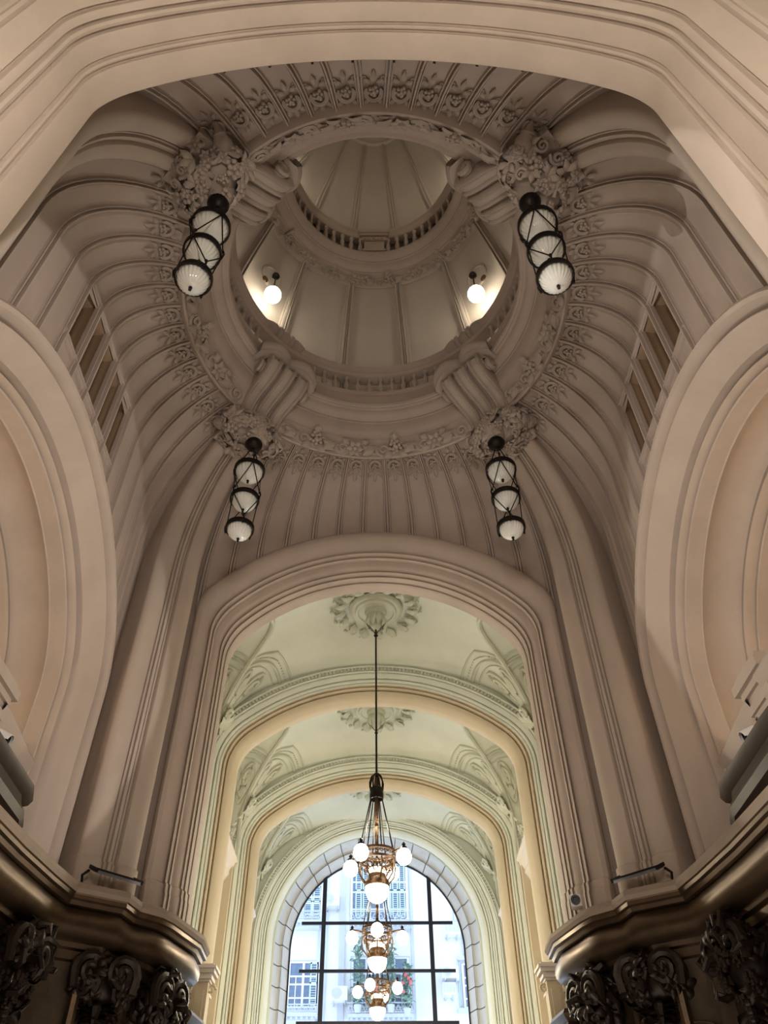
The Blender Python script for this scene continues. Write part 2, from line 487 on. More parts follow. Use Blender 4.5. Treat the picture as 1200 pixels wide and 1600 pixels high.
# side arches, deep splayed reveals
SIDE_P = {'outer_moulding': [(1.03, 5.95), (1.02, 5.74), (.98, 5.60), (.92, 5.54), (.86, 5.56), (.82, 5.66), (.80, 5.90), (.755, 5.90)],
          'cyma_moulding': [(.755, 5.90), (.75, 5.72), (.72, 5.68), (.66, 5.74), (.58, 5.88), (.51, 6.00), (.465, 6.06), (.45, 6.34), (.405, 6.34)],
          'flat_moulding': [(.405, 6.34), (.40, 6.18), (.37, 6.14), (.345, 6.20), (.34, 6.40), (.315, 6.40), (.31, 6.30), (.285, 6.32), (.27, 6.62), (.25, 6.64)],
          'cove_moulding': [(.25, 6.64), (.30, 6.74), (.33, 6.95), (.31, 7.18), (.25, 7.34), (.20, 7.40), (.19, 7.58), (.15, 7.58)],
          'inner_moulding': [(.15, 7.58), (.145, 7.42), (.11, 7.38), (.08, 7.46), (.075, 7.72), (.045, 7.72), (.04, 7.60), (.015, 7.62), (0, 7.84), (0, 8.2), (0, 8.8)]}
for n_, sg, nm2 in ((3, -1, 'left'), (4, 1, 'right')):
    root = empty('trim_%d' % n_, (sg * 6.4, CY, ZC), kind='structure', label='deep round arch with concentric mouldings over the balcony on the %s' % nm2)
    for nm, pr in SIDE_P.items():
        make(nm, arch_strip(S_IN, S_OUT, pr, lambda x, z, d: (sg * d - sg * 6.4, x, z - ZC)), 'arch', root, smooth=35)
    mb = MB().grid([[(sg * 8.75, CY - 6, ZC - .2), (sg * 8.75, CY + 6, ZC - .2)], [(sg * 8.75, CY - 6, 13), (sg * 8.75, CY + 6, 13)]])
    make('wall_niche_' + nm2, mb, 'galstone', kind='structure', label='warm lit back wall of the balcony niche on the %s' % nm2, smooth=0)
    mb = MB().box((min(sg * 5.2, sg * 8.8), CY - 4.6, ZC - .15), (max(sg * 5.2, sg * 8.8), CY + 4.6, ZC))
    make('floor_balcony_' + nm2, mb, 'pier', kind='structure', label='stone balcony slab behind the bronze cornice on the %s' % nm2, smooth=0)

# ------------------------------------------------------------------ corner piers that bend over into the dome ring
D0 = 6.845


def pierpt(u, off, h):
    """h in metres up to the spring (12.2), then the cove; local frame: x along the diagonal (outward), y tangential"""
    zs, zt = 12.2, 15.75
    if h <= zs:
        return (D0 - off, u, h)
    a = min(1, (h - zs) / (zt - zs)) * pi / 2
    d = D0 + (4.5 - D0) * (1 - cos(a)); z = zs + (zt - zs) * sin(a); sc = 1 - .33 * (1 - cos(a))
    return (d - off * cos(a), u * sc, z - off * sin(a))


HS = [ZC, 6, 8, 10, 11.2, 12.2] + list(np.linspace(12.2, 15.75, 15)[1:])
band = [(.60, -1.0), (.60, -.04), (.585, .0), (.555, .04), (.48, .085), (.36, .105), (.25, .09), (.17, .05), (.145, .0), (.14, -.05)]
cent = [(-.14, -.05), (-.105, -.05), (-.10, .0), (-.072, .0), (-.067, -.03), (-.035, -.03), (-.03, .045), (.03, .045), (.035, -.03), (.067, -.03), (.072, 0), (.10, 0), (.105, -.05), (.14, -.05)]
pier_meshes = []
for nm, prof, mir in (('shaft', band, 1), ('shaft', band, -1), ('fillet', cent, 1)):
    mb = MB().grid([[pierpt(u * mir, o, h) for h in HS] for u, o in prof])
    mb.v = [(x - D0, y, z - ZC) for x, y, z in mb.v]
    pier_meshes.append((nm, mb))


def plinth(prof, mir):
    rows = []
    for u, o in prof:
        e = .05
        rows.append([(D0 - o - e - (.03 if h < .6 else 0) + (e if h > .78 else 0), u * mir * 1.03, ZC + h) for h in (0, .55, .6, .72, .76, .80)])
    mb = MB().grid(rows); mb.v = [(x - D0, y, z - ZC) for x, y, z in mb.v]; return mb


for m_ in (1, -1): pier_meshes.append(('plinth', plinth(band, m_)))
pier_meshes.append(('plinth', plinth(cent, 1)))
srcs = None
for ang, txt in ((45, 'in the far corner on the right'), (135, 'in the far corner on the left'), (-45, 'in the near corner on the right'), (-135, 'in the near corner on the left')):
    a = R(ang); root = empty('corner_pier', (D0 * cos(a), CY + D0 * sin(a), ZC), a, kind='structure', label='stone corner pier of two rounded shafts ' + txt)
    if srcs is None:
        srcs = [make(nm, mb, 'pier', root, smooth=35) for nm, mb in pier_meshes]
    else:
        for s_ in srcs: inst(s_, None, root)
# plinths of the arch jambs towards the gallery
for sx in (-1, 1):
    for nm, yy in (('far', 0), ('near', 1)):
        pr = [p for q in ('outer_moulding', 'flat_moulding', 'inner_moulding') for p in FAR_P[q] if p[1] < 16.13][1:]
        rows = []
        for h, e in ((0, .07), (.56, .07), (.60, .045), (.74, .045), (.78, .0)):
            row = []
            for w, d in pr:
                x = (3.65 + (4.42 - 3.65) * w) - e * .8; y = d - e
                row.append((sx * x, y if nm == 'far' else 18.8 - y, ZC + h))
            rows.append(row)
        make('trim_%d' % (5 + (sx > 0) + 2 * yy), MB().grid(rows), 'arch', kind='structure', smooth=35,
             label='stone plinth at the foot of the %s arch jamb on the %s' % (nm, 'right' if sx > 0 else 'left'))

# ================================================================== DOME
DC = (0, CY, 0)
RING = [(4.55, 15.99), (4.46, 15.88), (4.40, 15.84), (4.35, 15.85), (4.33, 15.91), (4.29, 15.93), (4.22, 16.05), (4.16, 16.2), (4.12, 16.29), (4.07, 16.29), (4.06, 16.34), (4.0, 16.40), (3.94, 16.54), (3.91, 16.68), (3.90, 16.74), (3.86, 16.74), (3.86, 16.79), (3.80, 16.80), (3.70, 16.86), (3.655, 16.95), (3.65, 17.0), (3.57, 17.0), (3.565, 17.03), (3.53, 17.04), (3.51, 17.08), (3.50, 17.13), (3.52, 17.18), (3.74, 17.20), (3.75, 17.25), (3.75, 17.84), (3.70, 17.87), (3.69, 17.95), (3.72, 17.97), (4.05, 17.98), (5.0, 17.98), (5.0, 18.2)]
root = empty('trim_9', (0, CY, 15.8), kind='structure', label='great moulded ring with a fruit garland around the dome opening')
ring_root = root
make('ring_moulding', MB().lathe([(r, z - 15.8) for r, z in RING], 128), 'wall', root, smooth=35)


def garland_meshes(sc=1.0):
    out = []
    rng = random.Random(11)
    # local: x tangential, y up the slope, z out of the surface
    a = MB()
    a.spiral(Matrix.Translation((-.17, 0, .03)), .14, 1.5, .04, 14, tail=.05)
    a.leaf(Matrix.Translation((-.02, -.08, .03)) @ Matrix.Rotation(R(35), 4, 'Z'), .34, .10, .5)
    a.leaf(Matrix.Translation((.0, .08, .03)) @ Matrix.Rotation(R(-30), 4, 'Z'), .30, .09, .5)
    a.spiral(Matrix.Translation((.24, -.03, .04)) @ Matrix.Rotation(pi, 4, 'X'), .11, 1.4, .035, 12)
    a.ball((.06, .02, .08), .055, 6, 4)
    out.append(a)
    b = MB(); b.rosette(Matrix.Translation((0, 0, .04)), .19, 6)
    for sx in (-1, 1):
        b.leaf(Matrix.Translation((sx * .12, .05, .02)) @ Matrix.Rotation(R(90 - sx * 80), 4, 'Z'), .24, .08, .4)
        b.leaf(Matrix.Translation((sx * .10, -.08, .02)) @ Matrix.Rotation(R(-90 + sx * 60), 4, 'Z'), .22, .08, .4)
    out.append(b)
    c = MB(); c.grapes(Matrix.Translation((0, -.05, .02)), .17, rng, 11, .055)
    c.leaf(Matrix.Translation((-.05, .05, .03)) @ Matrix.Rotation(R(150), 4, 'Z'), .26, .09, .5)
    c.leaf(Matrix.Translation((.05, .05, .03)) @ Matrix.Rotation(R(30), 4, 'Z'), .26, .09, .5)
    c.leaf(Matrix.Translation((0, -.16, .03)) @ Matrix.Rotation(R(-90), 4, 'Z'), .20, .09, .3)
    out.append(c)
    return out


gm = garland_meshes(); GAR = None
NG = 48
for i in range(NG):
    a = 2 * pi * i / NG
    da = min(abs(((math.degrees(a) - q + 180) % 360) - 180) for q in (45, 135, 225, 315))
    if da < 8: continue
    p = Vector((4.25 * cos(a), 4.25 * sin(a), 16.04 - 15.8))
    nrm = Vector((-cos(a) * .75, -sin(a) * .75, -.66)); tan = Vector((-sin(a), cos(a), 0))
    kk = (0, 1, 0, 2)[i % 4]
    if GAR is None: GAR = [make(nm, g, 'orn', root, kind='stuff') for nm, g in zip(('acanthus_scroll', 'rosette', 'grape_cluster'), gm)]; fresh = {0, 1, 2}
    Bm = basis(p, nrm, tan if i % 8 < 4 else tan) @ Matrix.Scale(1.28 if i % 2 else 1.35, 4)
    if kk in fresh: GAR[kk].matrix_basis = Bm; fresh.discard(kk)
    else: inst(GAR[kk], Bm, root)

# lower balustrade
BAL = [(.075, 0), (.085, .02), (.085, .07), (.05, .10), (.045, .14), (.075, .24), (.08, .31), (.06, .42), (.042, .52), (.045, .56), (.075, .60), (.08, .66)]


def balustrade(label, n, rad, z0, h, railprof, arc, skip, mat, rad_sc, seg):
    root = empty('balustrade', (0, CY, z0), label=label, cat='balustrade')
    base = MB().lathe(BAL, 8); base.v = [(x * rad_sc, y * rad_sc, z * h / .66) for x, y, z in base.v]
    src = None
    for i in range(n):
        a = pi / 2 + 2 * pi * (i + .5) / n
        dfar = abs(((math.degrees(a) - 90 + 180) % 360) - 180)
        if dfar > arc or any(abs(((math.degrees(a) - q + 180) % 360) - 180) < w for q, w in skip): continue
        Mx = Matrix.Translation((rad * cos(a), rad * sin(a), 0)) @ Matrix.Rotation(a, 4, 'Z')
        if src is None: src = make('baluster', base, mat, root); src.matrix_basis = Mx
        else: inst(src, Mx, root)
    make('handrail', MB().lathe([(r, z - z0) for r, z in railprof], seg), mat, root, smooth=35)
    return root


br = balustrade('carved stone balustrade circling the dome opening above the garland ring', 72, 3.82, 17.97, .70,
                [(3.70, 18.67), (3.66, 18.70), (3.64, 18.76), (3.66, 18.82), (3.62, 18.86), (3.58, 18.92), (3.58, 19.0), (3.64, 19.06), (4.0, 19.06), (4.04, 18.95), (4.0, 18.67), (3.70, 18.67)], 181,
                [(45, 9), (135, 9), (225, 9), (315, 9)], 'wall', 1.0, 128)
bol = MB()
lp = [(0, -.95), (.10, -.93), (.16, -.86), (.17, -.78), (.13, -.74), (.20, -.68), (.25, -.5), (.26, -.36), (.22, -.30), (.27, -.26), (.27, -.16), (.22, -.12), (.25, -.05), (.25, .05), (.22, .12), (.27, .16), (.27, .26), (.22, .30), (.26, .36), (.25, .5), (.20, .68), (.13, .74), (.17, .78), (.16, .86), (.10, .93), (0, .95)]
bol.lathe(lp, 14, mat=Matrix.Rotation(R(90), 4, 'X'))
bsrc = None
for ang in (45, 135):
    a = R(ang); Mx = Matrix.Translation((3.72 * cos(a), 3.72 * sin(a), 19.0 - 17.97)) @ Matrix.Rotation(a, 4, 'Z')
    if bsrc is None: bsrc = make('bolster', bol, 'orn', br); bsrc.matrix_basis = Mx
    else: inst(bsrc, Mx, br)

# dome shell: twelve panels and paired ribs
root = empty('ceiling', (0, CY, 18), kind='structure', label='sloping cream dome of many ribbed panels with pendant lamps')


def domeR(z, z0=18.0, z1=23.6, r0=4.85, r1=3.52):
    u = (z - z0) / (z1 - z0); return r0 + (r1 - r0) * (u * .75 + u * u * .25)


def sector(name, a0, a1, zs, rf, offs, mat, parent, z_ref):
    rows = []
    for f, o in offs:
        a = a0 + (a1 - a0) * f
        rows.append([((rf(z) - o) * cos(a), (rf(z) - o) * sin(a), z - z_ref) for z in zs])
    return make(name, MB().grid(rows), mat, parent, smooth=35)


zs = list(np.linspace(18, 23.6, 12))
BD = [-153, -125, -96, -68, -41, -13, 13, 41, 68, 96, 125, 153, 180, 207]
for i in range(13):
    a0 = pi / 2 + R(BD[i]); a1 = pi / 2 + R(BD[i + 1])
    fr = [(f, 0) for f in np.linspace(.05, .95, 7)]
    sector('panel', a0, a1, zs, domeR, [(.04, .06), (.075, .06), (.085, 0)] + [(f, 0) for f in np.linspace(.12, .88, 5)] + [(.915, 0), (.925, .06), (.96, .06)], 'dome', root, 18)
    rows = []
    sector('rib', a0 - R(1.4), a0 + R(1.4), zs, domeR, [(0, .0), (0, .16), (.28, .16), (.30, .09), (.44, .09), (.46, .2), (.54, .2), (.56, .09), (.70, .09), (.72, .16), (1, .16), (1, .0)], 'dome', root, 18)
make('base_moulding', MB().lathe([(4.9, 0), (4.72, .0), (4.70, .35), (4.66, .40), (4.60, .42), (4.58, .52), (4.64, .58), (4.75, .60)], 96), 'dome', root, smooth=35)

# upper ring, balustrade and lantern cone
UR = [(3.62, 23.62), (3.56, 23.50), (3.50, 23.47), (3.46, 23.50), (3.40, 23.55), (3.28, 23.66), (3.18, 23.80), (3.14, 23.80), (3.12, 23.85), (3.04, 23.88), (2.95, 23.95), (2.90, 24.02), (2.86, 24.02), (2.84, 24.06), (2.74, 24.08), (2.66, 24.12), (2.62, 24.18), (2.60, 24.25), (2.64, 24.30), (2.76, 24.32), (2.77, 24.48), (3.4, 24.50)]
root = empty('trim_10', (0, CY, 23.5), kind='structure', label='upper garland ring below the small balustrade of the dome')
make('ring_moulding', MB().lathe([(r, z - 23.5) for r, z in UR], 96), 'wall', root, smooth=35)
for i in range(44):
    a = pi / 2 + 2 * pi * i / 44
    if abs(((math.degrees(a) - 90 + 180) % 360) - 180) > 120: continue
    p = Vector((3.34 * cos(a), 3.34 * sin(a), 23.62 - 23.5)); nrm = Vector((-cos(a) * .6, -sin(a) * .6, -.75)); tan = Vector((-sin(a), cos(a), 0))
    inst(GAR[(0, 1, 0, 2)[i % 4]], basis(p, nrm, tan) @ Matrix.Scale(1.0, 4), root)
ub = balustrade('small upper balustrade ringing the lit lantern of the dome', 56, 2.84, 24.50, 1.0,
                [(2.76, 25.5), (2.72, 25.54), (2.70, 25.62), (2.68, 25.70), (2.62, 25.76), (2.62, 25.86), (2.68, 25.92), (3.0, 25.92), (3.0, 25.5), (2.76, 25.5)], 125, [(90, 9)], 'wall', 1.0, 96)
pd = MB(); pd.box((-.40, -.14, 0), (.40, .16, .12)); pd.box((-.34, -.10, .12), (.34, .12, .72)); pd.box((-.46, -.16, .72), (.46, .16, .86)); pd.box((-.40, -.13, .86), (.40, .14, 1.02)); pd.box((-.5, -.2, 1.02), (.5, .2, 1.15)); pd.box((-.52, -.24, 1.15), (.52, .22, 1.42))
for k_ in (-2, -1, 0, 1, 2): pd.ball((k_ * .15, -.15, .80), .07, 7, 4)
make('pedestal', pd, 'wall', ub, (0, 2.80, 0), smooth=30)
root = empty('ceiling', (0, CY, 24.5), kind='structure', label='narrow lantern cone of ribbed panels at the very top of the dome')
cone = lambda z: 3.5 + (1.3 - 3.5) * (((z - 24.5) / 5.7) * .85 + .15 * ((z - 24.5) / 5.7) ** 2)
zs = list(np.linspace(24.5, 30.2, 10))
for i in range(12):
    a0 = pi / 2 + R(15 + 30 * i); a1 = a0 + R(30)
    sector('panel', a0, a1, zs, cone, [(f, 0) for f in np.linspace(.04, .96, 7)], 'dome', root, 24.5)
    sector('rib', a0 - R(1.5), a0 + R(1.5), zs, cone, [(0, -.02), (0, .06), (.3, .06), (.35, .03), (.65, .03), (.7, .06), (1, .06), (1, -.02)], 'dome', root, 24.5)
make('apex_cap', MB().lathe([(1.45, 5.66), (1.3, 5.62), (1.22, 5.66), (1.2, 5.74), (1.1, 5.9), (.7, 6.3), (.2, 6.5), (.0, 6.52)], 48), 'dome', root, smooth=35)
for ang in (8, 172): light('lantern_uplight', 'POINT', (2.80 * cos(R(ang)), CY + 2.80 * sin(R(ang)), 26.06), 42, (1, .86, .64), .05)

# ================================================================== GALLERY TOWARDS THE STREET
G_IN = three(5.8, R(40), 1.3, 13.1, FL); G_OUT = three(6.75, R(40), 1.3 + .8, 14.05, FL)
G_VA = three(7.4, R(25), 3.07, 14.85, FL)                       # gallery vault section (half width about 5.5)
GP = {'dentil_moulding': [(1.7, -.45), (1.06, -.50), (1.05, -.64), (1.01, -.66), (.985, -.64), (.98, -.56), (.86, -.55), (.855, -.62), (.83, -.64), (.80, -.62), (.79, -.52), (.775, -.52)],
      'flat_moulding': [(.775, -.52), (.77, -.58), (.70, -.56), (.63, -.50), (.62, -.40), (.605, -.40), (.60, -.48), (.56, -.50), (.52, -.48), (.51, -.36), (.495, -.36), (.49, -.42), (.43, -.40)],
      'roll_moulding': [(.43, -.40), (.42, -.26), (.405, -.26), (.40, -.34), (.36, -.36), (.325, -.32), (.32, -.16), (.305, -.16), (.30, -.24), (.26, -.28), (.20, -.27), (.12, -.22), (.05, -.12), (.02, -.04), (.0, .0), (0, .22), (.05, .32), (.15, .38), (.3, .42), (.32, .5), (1.12, .6)]}
W_IN = three(3.6, R(80), 3.6, 13.2, FL, 22, 4); W_MID = three(3.82, R(80), 3.82, 13.42, FL, 22, 4); W_OUT = three(4.12, R(80), 4.12, 13.66, FL, 22, 4)
E_IN = three(4.15, R(80), 4.15, 13.68, FL, 22, 4); E_OUT = three(4.95, R(80), 4.95, 14.35, FL, 22, 4)
for n_, (Y0, mt, lab) in enumerate(((21.75, 'galstone', 'first cream arch of the gallery beyond the tall opening'), (27.8, 'gal', 'second pale arch of the gallery halfway to the window'), (33.45, 'gal', 'last pale arch of the gallery framing the tiled window reveal'))):
    root = empty('trim_%d' % (11 + n_), (0, Y0, FL), kind='structure', label=lab)
    for nm, pr in GP.items():
        if n_ == 2: pr = [p for p in pr if p[1] < .05] + ([(0, .16)] if nm == 'roll_moulding' else [])
        make(nm, arch_strip(E_IN if n_ == 2 else G_IN, E_OUT if n_ == 2 else G_OUT, pr, lambda x, z, d: (x, d, z - FL)), 'galstone' if nm == 'roll_moulding' and n_ < 2 else ('gal' if nm != 'roll_moulding' else mt), root, smooth=35)
    # dentil blocks along the outer moulding
    gi, go = (E_IN, E_OUT) if n_ == 2 else (G_IN, G_OUT)
    path = resample((gi * .08 + go * .92)[[i for i, p in enumerate(gi) if p[1] > 10.4]], 110)
    mb = MB()
    for i in range(1, 109):
        x, z = path[i]; tx, tz = path[i + 1] - path[i - 1]; q = sqrt(tx * tx + tz * tz); tx /= q; tz /= q
        mm = frame((x, -.58, z - FL), (tx, 0, tz), (0, 1, 0), (-tz, 0, tx))
        mb.box((-.035, -.05, -.055), (.035, .05, .055), mm)
    make('dentils', mb, 'galorn', root, smooth=0, kind='stuff')

VZ0, VZ1, VZ2 = 10.0, 14.85, 14.15
sag = lambda z, y, L: max(0, .75 * (z - 11) / (VZ1 - 11)) * (y / L) ** 2
vh = G_VA[len(G_VA) // 2:]; kv = int(np.argmax(vh[:, 0] >= vh[:, 0].max() - 1e-6))
xa = lambda z: float(np.interp(-z, -vh[:kv + 1, 1], vh[:kv + 1, 0]))   # half width of the main vault at height z
BAYS = [(16.4, 21.25), (22.25, 27.3), (28.3, 32.95)]


def fan(parent, sx, web):
    """four scalloped lobes with scrolls, an arc border and an acanthus at the foot; web(u, f, off): u height 0..1, f 0..1 away from the groin"""
    out = []
    for w_ in (0, 1):
        top = lambda f, w_=w_: .733 + (.224 * f if w_ == 0 else .02 * f) + .05 * sin(pi * f)
        for fc, fw in ((.30, .17), (.70, .15)):
            u1 = top(fc) - .06; u0 = u1 - .38
            uc = (u0 + u1) / 2
            mb = MB(); pts = []
            for i in range(21):
                a = 2 * pi * i / 20
                u = uc + (u1 - u0) / 2 * sin(a); f = fc + fw * cos(a) * (1.0 if sin(a) > 0 else .55 + .45 * (1 + sin(a)))
                pts.append(web(w_, u, f, .02))
            mb.tube(pts, .07, 5)
            pts = []; rr = []
            for i in range(18):
                q = i / 17; a = 2 * pi * 1.5 * q; rad = (1 - .8 * q)
                pts.append(web(w_, u1 - .13 + .09 * rad * sin(a), fc + fw * .62 * rad * cos(a), .05)); rr.append(.075 * (1.1 - .4 * q))
            mb.tube(pts, rr, 5)
            pts = []; rr = []
            for i in range(14):
                q = i / 13; a = -2 * pi * 1.2 * q; rad = (1 - .75 * q)
                pts.append(web(w_, u0 + .13 + .06 * rad * sin(a), fc + fw * .45 * rad * cos(a), .05)); rr.append(.065 * (1.1 - .4 * q))
            mb.tube(pts, rr, 5)
            for q in range(5):
                P = Vector(web(w_, u0 + .06 + q * .05, fc + (.03 if q % 2 else -.03), .05)); mb.ball(P, .065, 5, 4)
            out.append(make('lobe', mb, 'galorn', parent))
        mb = MB()
        for off_u, rr in ((0, .065), (-.035, .03), (.05, .04)):
            mb.tube([web(w_, off_u + top(f), f, .02) for f in np.linspace(0, 1, 12)], rr, 5)
        for i in range(24): mb.ball(Vector(web(w_, .025 + top((i + .5) / 24), (i + .5) / 24, .02)), .032, 5, 3)
        make('arc_moulding', mb, 'galorn', parent)
    mb = MB(); rg = random.Random(3)
    P = Vector(web(0, .26, .02, .06)); inn = (Vector(web(0, .26, .02, .4)) - P).normalized(); up = Vector((0, 0, 1))
    Bm = basis(P, inn, up.cross(inn))
    for a in (-60, -30, 0, 30, 60): mb.leaf(Bm @ Matrix.Rotation(R(90 + a), 4, 'Z'), .55 - abs(a) * .003, .13, .7)
    mb.spiral(Bm @ Matrix.Translation((-.2, .35, .1)), .2, 1.4, .06, 14); mb.spiral(Bm @ Matrix.Translation((.2, .35, .1)) @ Matrix.Scale(-1, 4, (1, 0, 0)), .2, 1.4, .06, 14)
    for i in range(6): mb.leaf(Bm @ Matrix.Translation((.1 * (-1) ** i, -.15 * i, .05)) @ Matrix.Rotation(R(-90 + 50 * (-1) ** i), 4, 'Z'), .34, .10, .6)
    make('acanthus', mb, 'galorn', parent, kind='stuff')
    mb = MB(); mb.grapes(Bm @ Matrix.Translation((0, -.85, .1)), .24, rg, 12, .085); mb.grapes(Bm @ Matrix.Translation((0, -1.1, .06)), .15, rg, 6, .075)
    make('grape_cluster', mb, 'galorn', parent, kind='stuff')


for bi, (Ya, Yb) in enumerate(BAYS):
    Ym = (Ya + Yb) / 2; L = (Yb - Ya) / 2
    root = empty('ceiling', (0, Ym, FL), kind='structure', label=('pale groin vault of the gallery bay nearest the dome', 'pale groin vault of the middle gallery bay', 'pale groin vault of the gallery bay next to the window')[bi])
    yb = lambda z: (L * sqrt(max(0, 1 - ((z - VZ0) / (VZ2 - VZ0)) ** 2)) if z < VZ2 else 0) if z > VZ0 else L
    levels = [VZ0 + (VZ2 - VZ0) * sin(t) for t in np.linspace(0, pi / 2, 20)] + list(VZ2 + (VZ1 - VZ2) * np.sin(np.linspace(0, pi / 2, 8))[1:])
    lun = [z for z in levels if z <= VZ2 + 1e-6]
    for sx in (-1, 1):
        for sy in (-1, 1):
            rows = [[(sx * xa(z), sy * (yb(z) + (L - yb(z)) * f), z - FL - sag(z, yb(z) + (L - yb(z)) * f, L)) for f in np.linspace(0, 1, 8)] for z in levels]
            make('vault_web', MB().grid(rows), 'gal', root, smooth=60)
            rows = [[(sx * (xa(z) + (5.6 - xa(z)) * f), sy * yb(z), z - FL - sag(z, yb(z), L)) for f in np.linspace(0, 1, 6)] for z in lun]
            make('lunette_web', MB().grid(rows), 'gal', root, smooth=60)
            pts = [(sx * (xa(z) - .02), sy * (yb(z) - .0), z - FL - .03 - sag(z, yb(z), L)) for z in lun]
            make('groin_rib', MB().tube(pts, .075, 6), 'galorn', root)

        def web(w_, u, f, off, sx=sx):
            z = 11.3 + 3.0 * u
            if w_ == 0:
                yy = yb(z) + (L - yb(z)) * f; return (sx * (xa(z) - off), yy, z - FL - off * .7 - sag(z, yy, L))
            return (sx * (xa(z) + (5.6 - xa(z)) * f * .9), yb(z) - off, z - FL - off * .5 - sag(z, yb(z), L))
        fr = empty('fan_ornament', (0, 0, 0), parent=root)
        fan(fr, sx, web)
        for ch in list(fr.children): ch.parent = root
        bpy.data.objects.remove(fr)
        # wall below with a string cornice
        w = MB().grid([[(sx * 5.55, Ya - .2, FL), (sx * 5.55, Yb + .3, FL)], [(sx * 5.55, Ya - .2, 14.6), (sx * 5.55, Yb + .3, 14.6)]])
        wr = make('wall_gallery_' + ('left' if sx < 0 else 'right'), w, 'galstone', kind='structure', smooth=0,
                  label='cream gallery side wall on the %s, %s' % ('left' if sx < 0 else 'right', ('bay nearest the dome', 'middle bay', 'bay next to the window')[bi]))
        cp = [(5.56, 10.3), (4.80, 10.3), (4.78, 10.2), (4.86, 10.15), (4.90, 10.0), (4.98, 9.85), (5.0, 9.8), (4.98, 9.72), (5.06, 9.6), (5.16, 9.45), (5.18, 9.36), (5.24, 9.3), (5.28, 9.1), (5.30, 9.06), (5.56, 9.06)]
        rows = [[(sx * x, y, z) for y in (Ya + .1, Yb - .15)] for x, z in cp]
        mb = MB().grid(rows)
        mb.f.append(tuple(2 * i + 1 for i in range(len(cp)))); mb.f.append(tuple(2 * i for i in range(len(cp))))
        make('trim_%d' % (14 + bi * 2 + (sx > 0)), mb, 'cornwhite', kind='structure', smooth=30, label='pale stepped cornice on the %s gallery wall, %s' % ('left' if sx < 0 else 'right', ('bay nearest the dome', 'middle bay', 'bay next to the window')[bi]))
        # pilaster panels that carry the arches
        mb = MB().box((min(sx * 4.9, sx * 5.6), Yb - .35, FL), (max(sx * 4.9, sx * 5.6), Yb + .2, 10.4))
        make('pilaster', mb, 'galstone', kind='structure', smooth=0, label='flat cream pilaster beside the gallery arch on the %s, %s' % ('left' if sx < 0 else 'right', ('bay nearest the dome', 'middle bay', 'bay next to the window')[bi]))

# gallery behind the camera: walls and vault close the place
mb = MB().grid([[(x, 2.15, z) for x, z in G_VA], [(x, -8.9, z) for x, z in G_VA]])
make('ceiling', mb, 'gal', kind='structure', label='pale barrel vault of the gallery over the viewer', smooth=40)

# ------------------------------------------------------------------ street window with tiled reveal
root = empty('window_1', (0, 35, FL), kind='structure', label='tall round-headed street window with black steel bars and tiled reveal')
rev = [(lambda f: (W_OUT * (1 - f) + W_MID * f, 33.58 + .75 * f + .28 * sin(pi * f)), 'voussoir'), (lambda f: (W_MID * (1 - f) + W_IN * f, 34.36 + .64 * f), 'reveal_tile')]
make('joint_backing', MB().grid([[(x * 1.02, 33.62 - 35, z - FL + .06) for x, z in resample(W_OUT, 160)], [(x * 1.03, 34.55 - 35, z - FL + .10) for x, z in resample(W_MID, 160)], [(x * 1.02, 35.0 - 35, z - FL + .06) for x, z in resample(W_IN, 160)]]), 'joint', root)
NB = 46
dl = np.r_[0, np.cumsum(np.hypot(*np.diff(W_MID, axis=0).T))]
TI = np.interp(np.linspace(0, dl[-1], NB * 4 + 1), dl, np.arange(len(W_MID)))
for (fn, nm) in rev:
    for b in range(NB):
        rows = []
        for f in np.linspace(.02, .98, 5):
            P, y = fn(f); P = np.c_[np.interp(TI, np.arange(len(P)), P[:, 0]), np.interp(TI, np.arange(len(P)), P[:, 1])]
            idx = [b * 4 + q for q in (.10, 1, 2, 3, 3.90)]
            rows.append([(np.interp(i, range(len(P)), P[:, 0]), y - 35, np.interp(i, range(len(P)), P[:, 1]) - FL) for i in idx])
        if max(p[2] for r in rows for p in r) + FL < 4: continue
        make(nm, MB().grid(rows), 'tile', root)
# end wall plate
rows = [[], []]
for x, z in resample(W_OUT, 120):
    rows[0].append((x * .985, 33.62, z))
    if z <= FL + .05: rows[1].append((11 if x > 0 else -11, 33.62, FL)); continue
    dx, dz = x, z - 9.4
    t = min(11 / abs(dx) if abs(dx) > 1e-6 else 1e9, (23.6 / dz) if dz > 1e-6 else (11 / -dz if dz < -1e-6 else 1e9)); rows[1].append((dx * t, 33.62, max(FL, 9.4 + dz * t)))
make('wall_end', MB().grid(rows), 'gal', kind='structure', label='pale end wall around the street window', smooth=0)
plate2 = MB().grid([[(x, 35.02, z) for x, z in resample(W_IN, 120)], [(p[0], 35.02, p[2]) for p in rows[1]]])
make('wall_street', plate2, 'facgrey', kind='structure', label='outer street wall around the arched window', smooth=0)
bars = []
for x in (-2.24, 2.24): bars.append(((x - .085, -.06, 0), (x + .085, .06, 9.6 + sqrt(3.6 ** 2 - x * x) + .1 - FL)))
for z in (10.62, 8.84, 7.06, 5.28): bars.append(((-3.16, -.05, z - .055 - FL), (3.16, .05, z + .055 - FL)))
for k_, b in enumerate(bars): make('mullion' if k_ < 2 else 'transom', MB().box(*b), 'steel', root, smooth=0)
fr = arch_strip(W_IN, W_MID, [(-.02, -.05), (-.22, -.05), (-.22, .05), (-.02, .05)], lambda x, z, d: (x, d, z - FL))
make('steel_frame', fr, 'steel', root, smooth=35)
xs = [-3.6, -2.24, 2.24, 3.6]; zsn = [FL, 5.28, 7.06, 8.84, 10.62, 13.2]
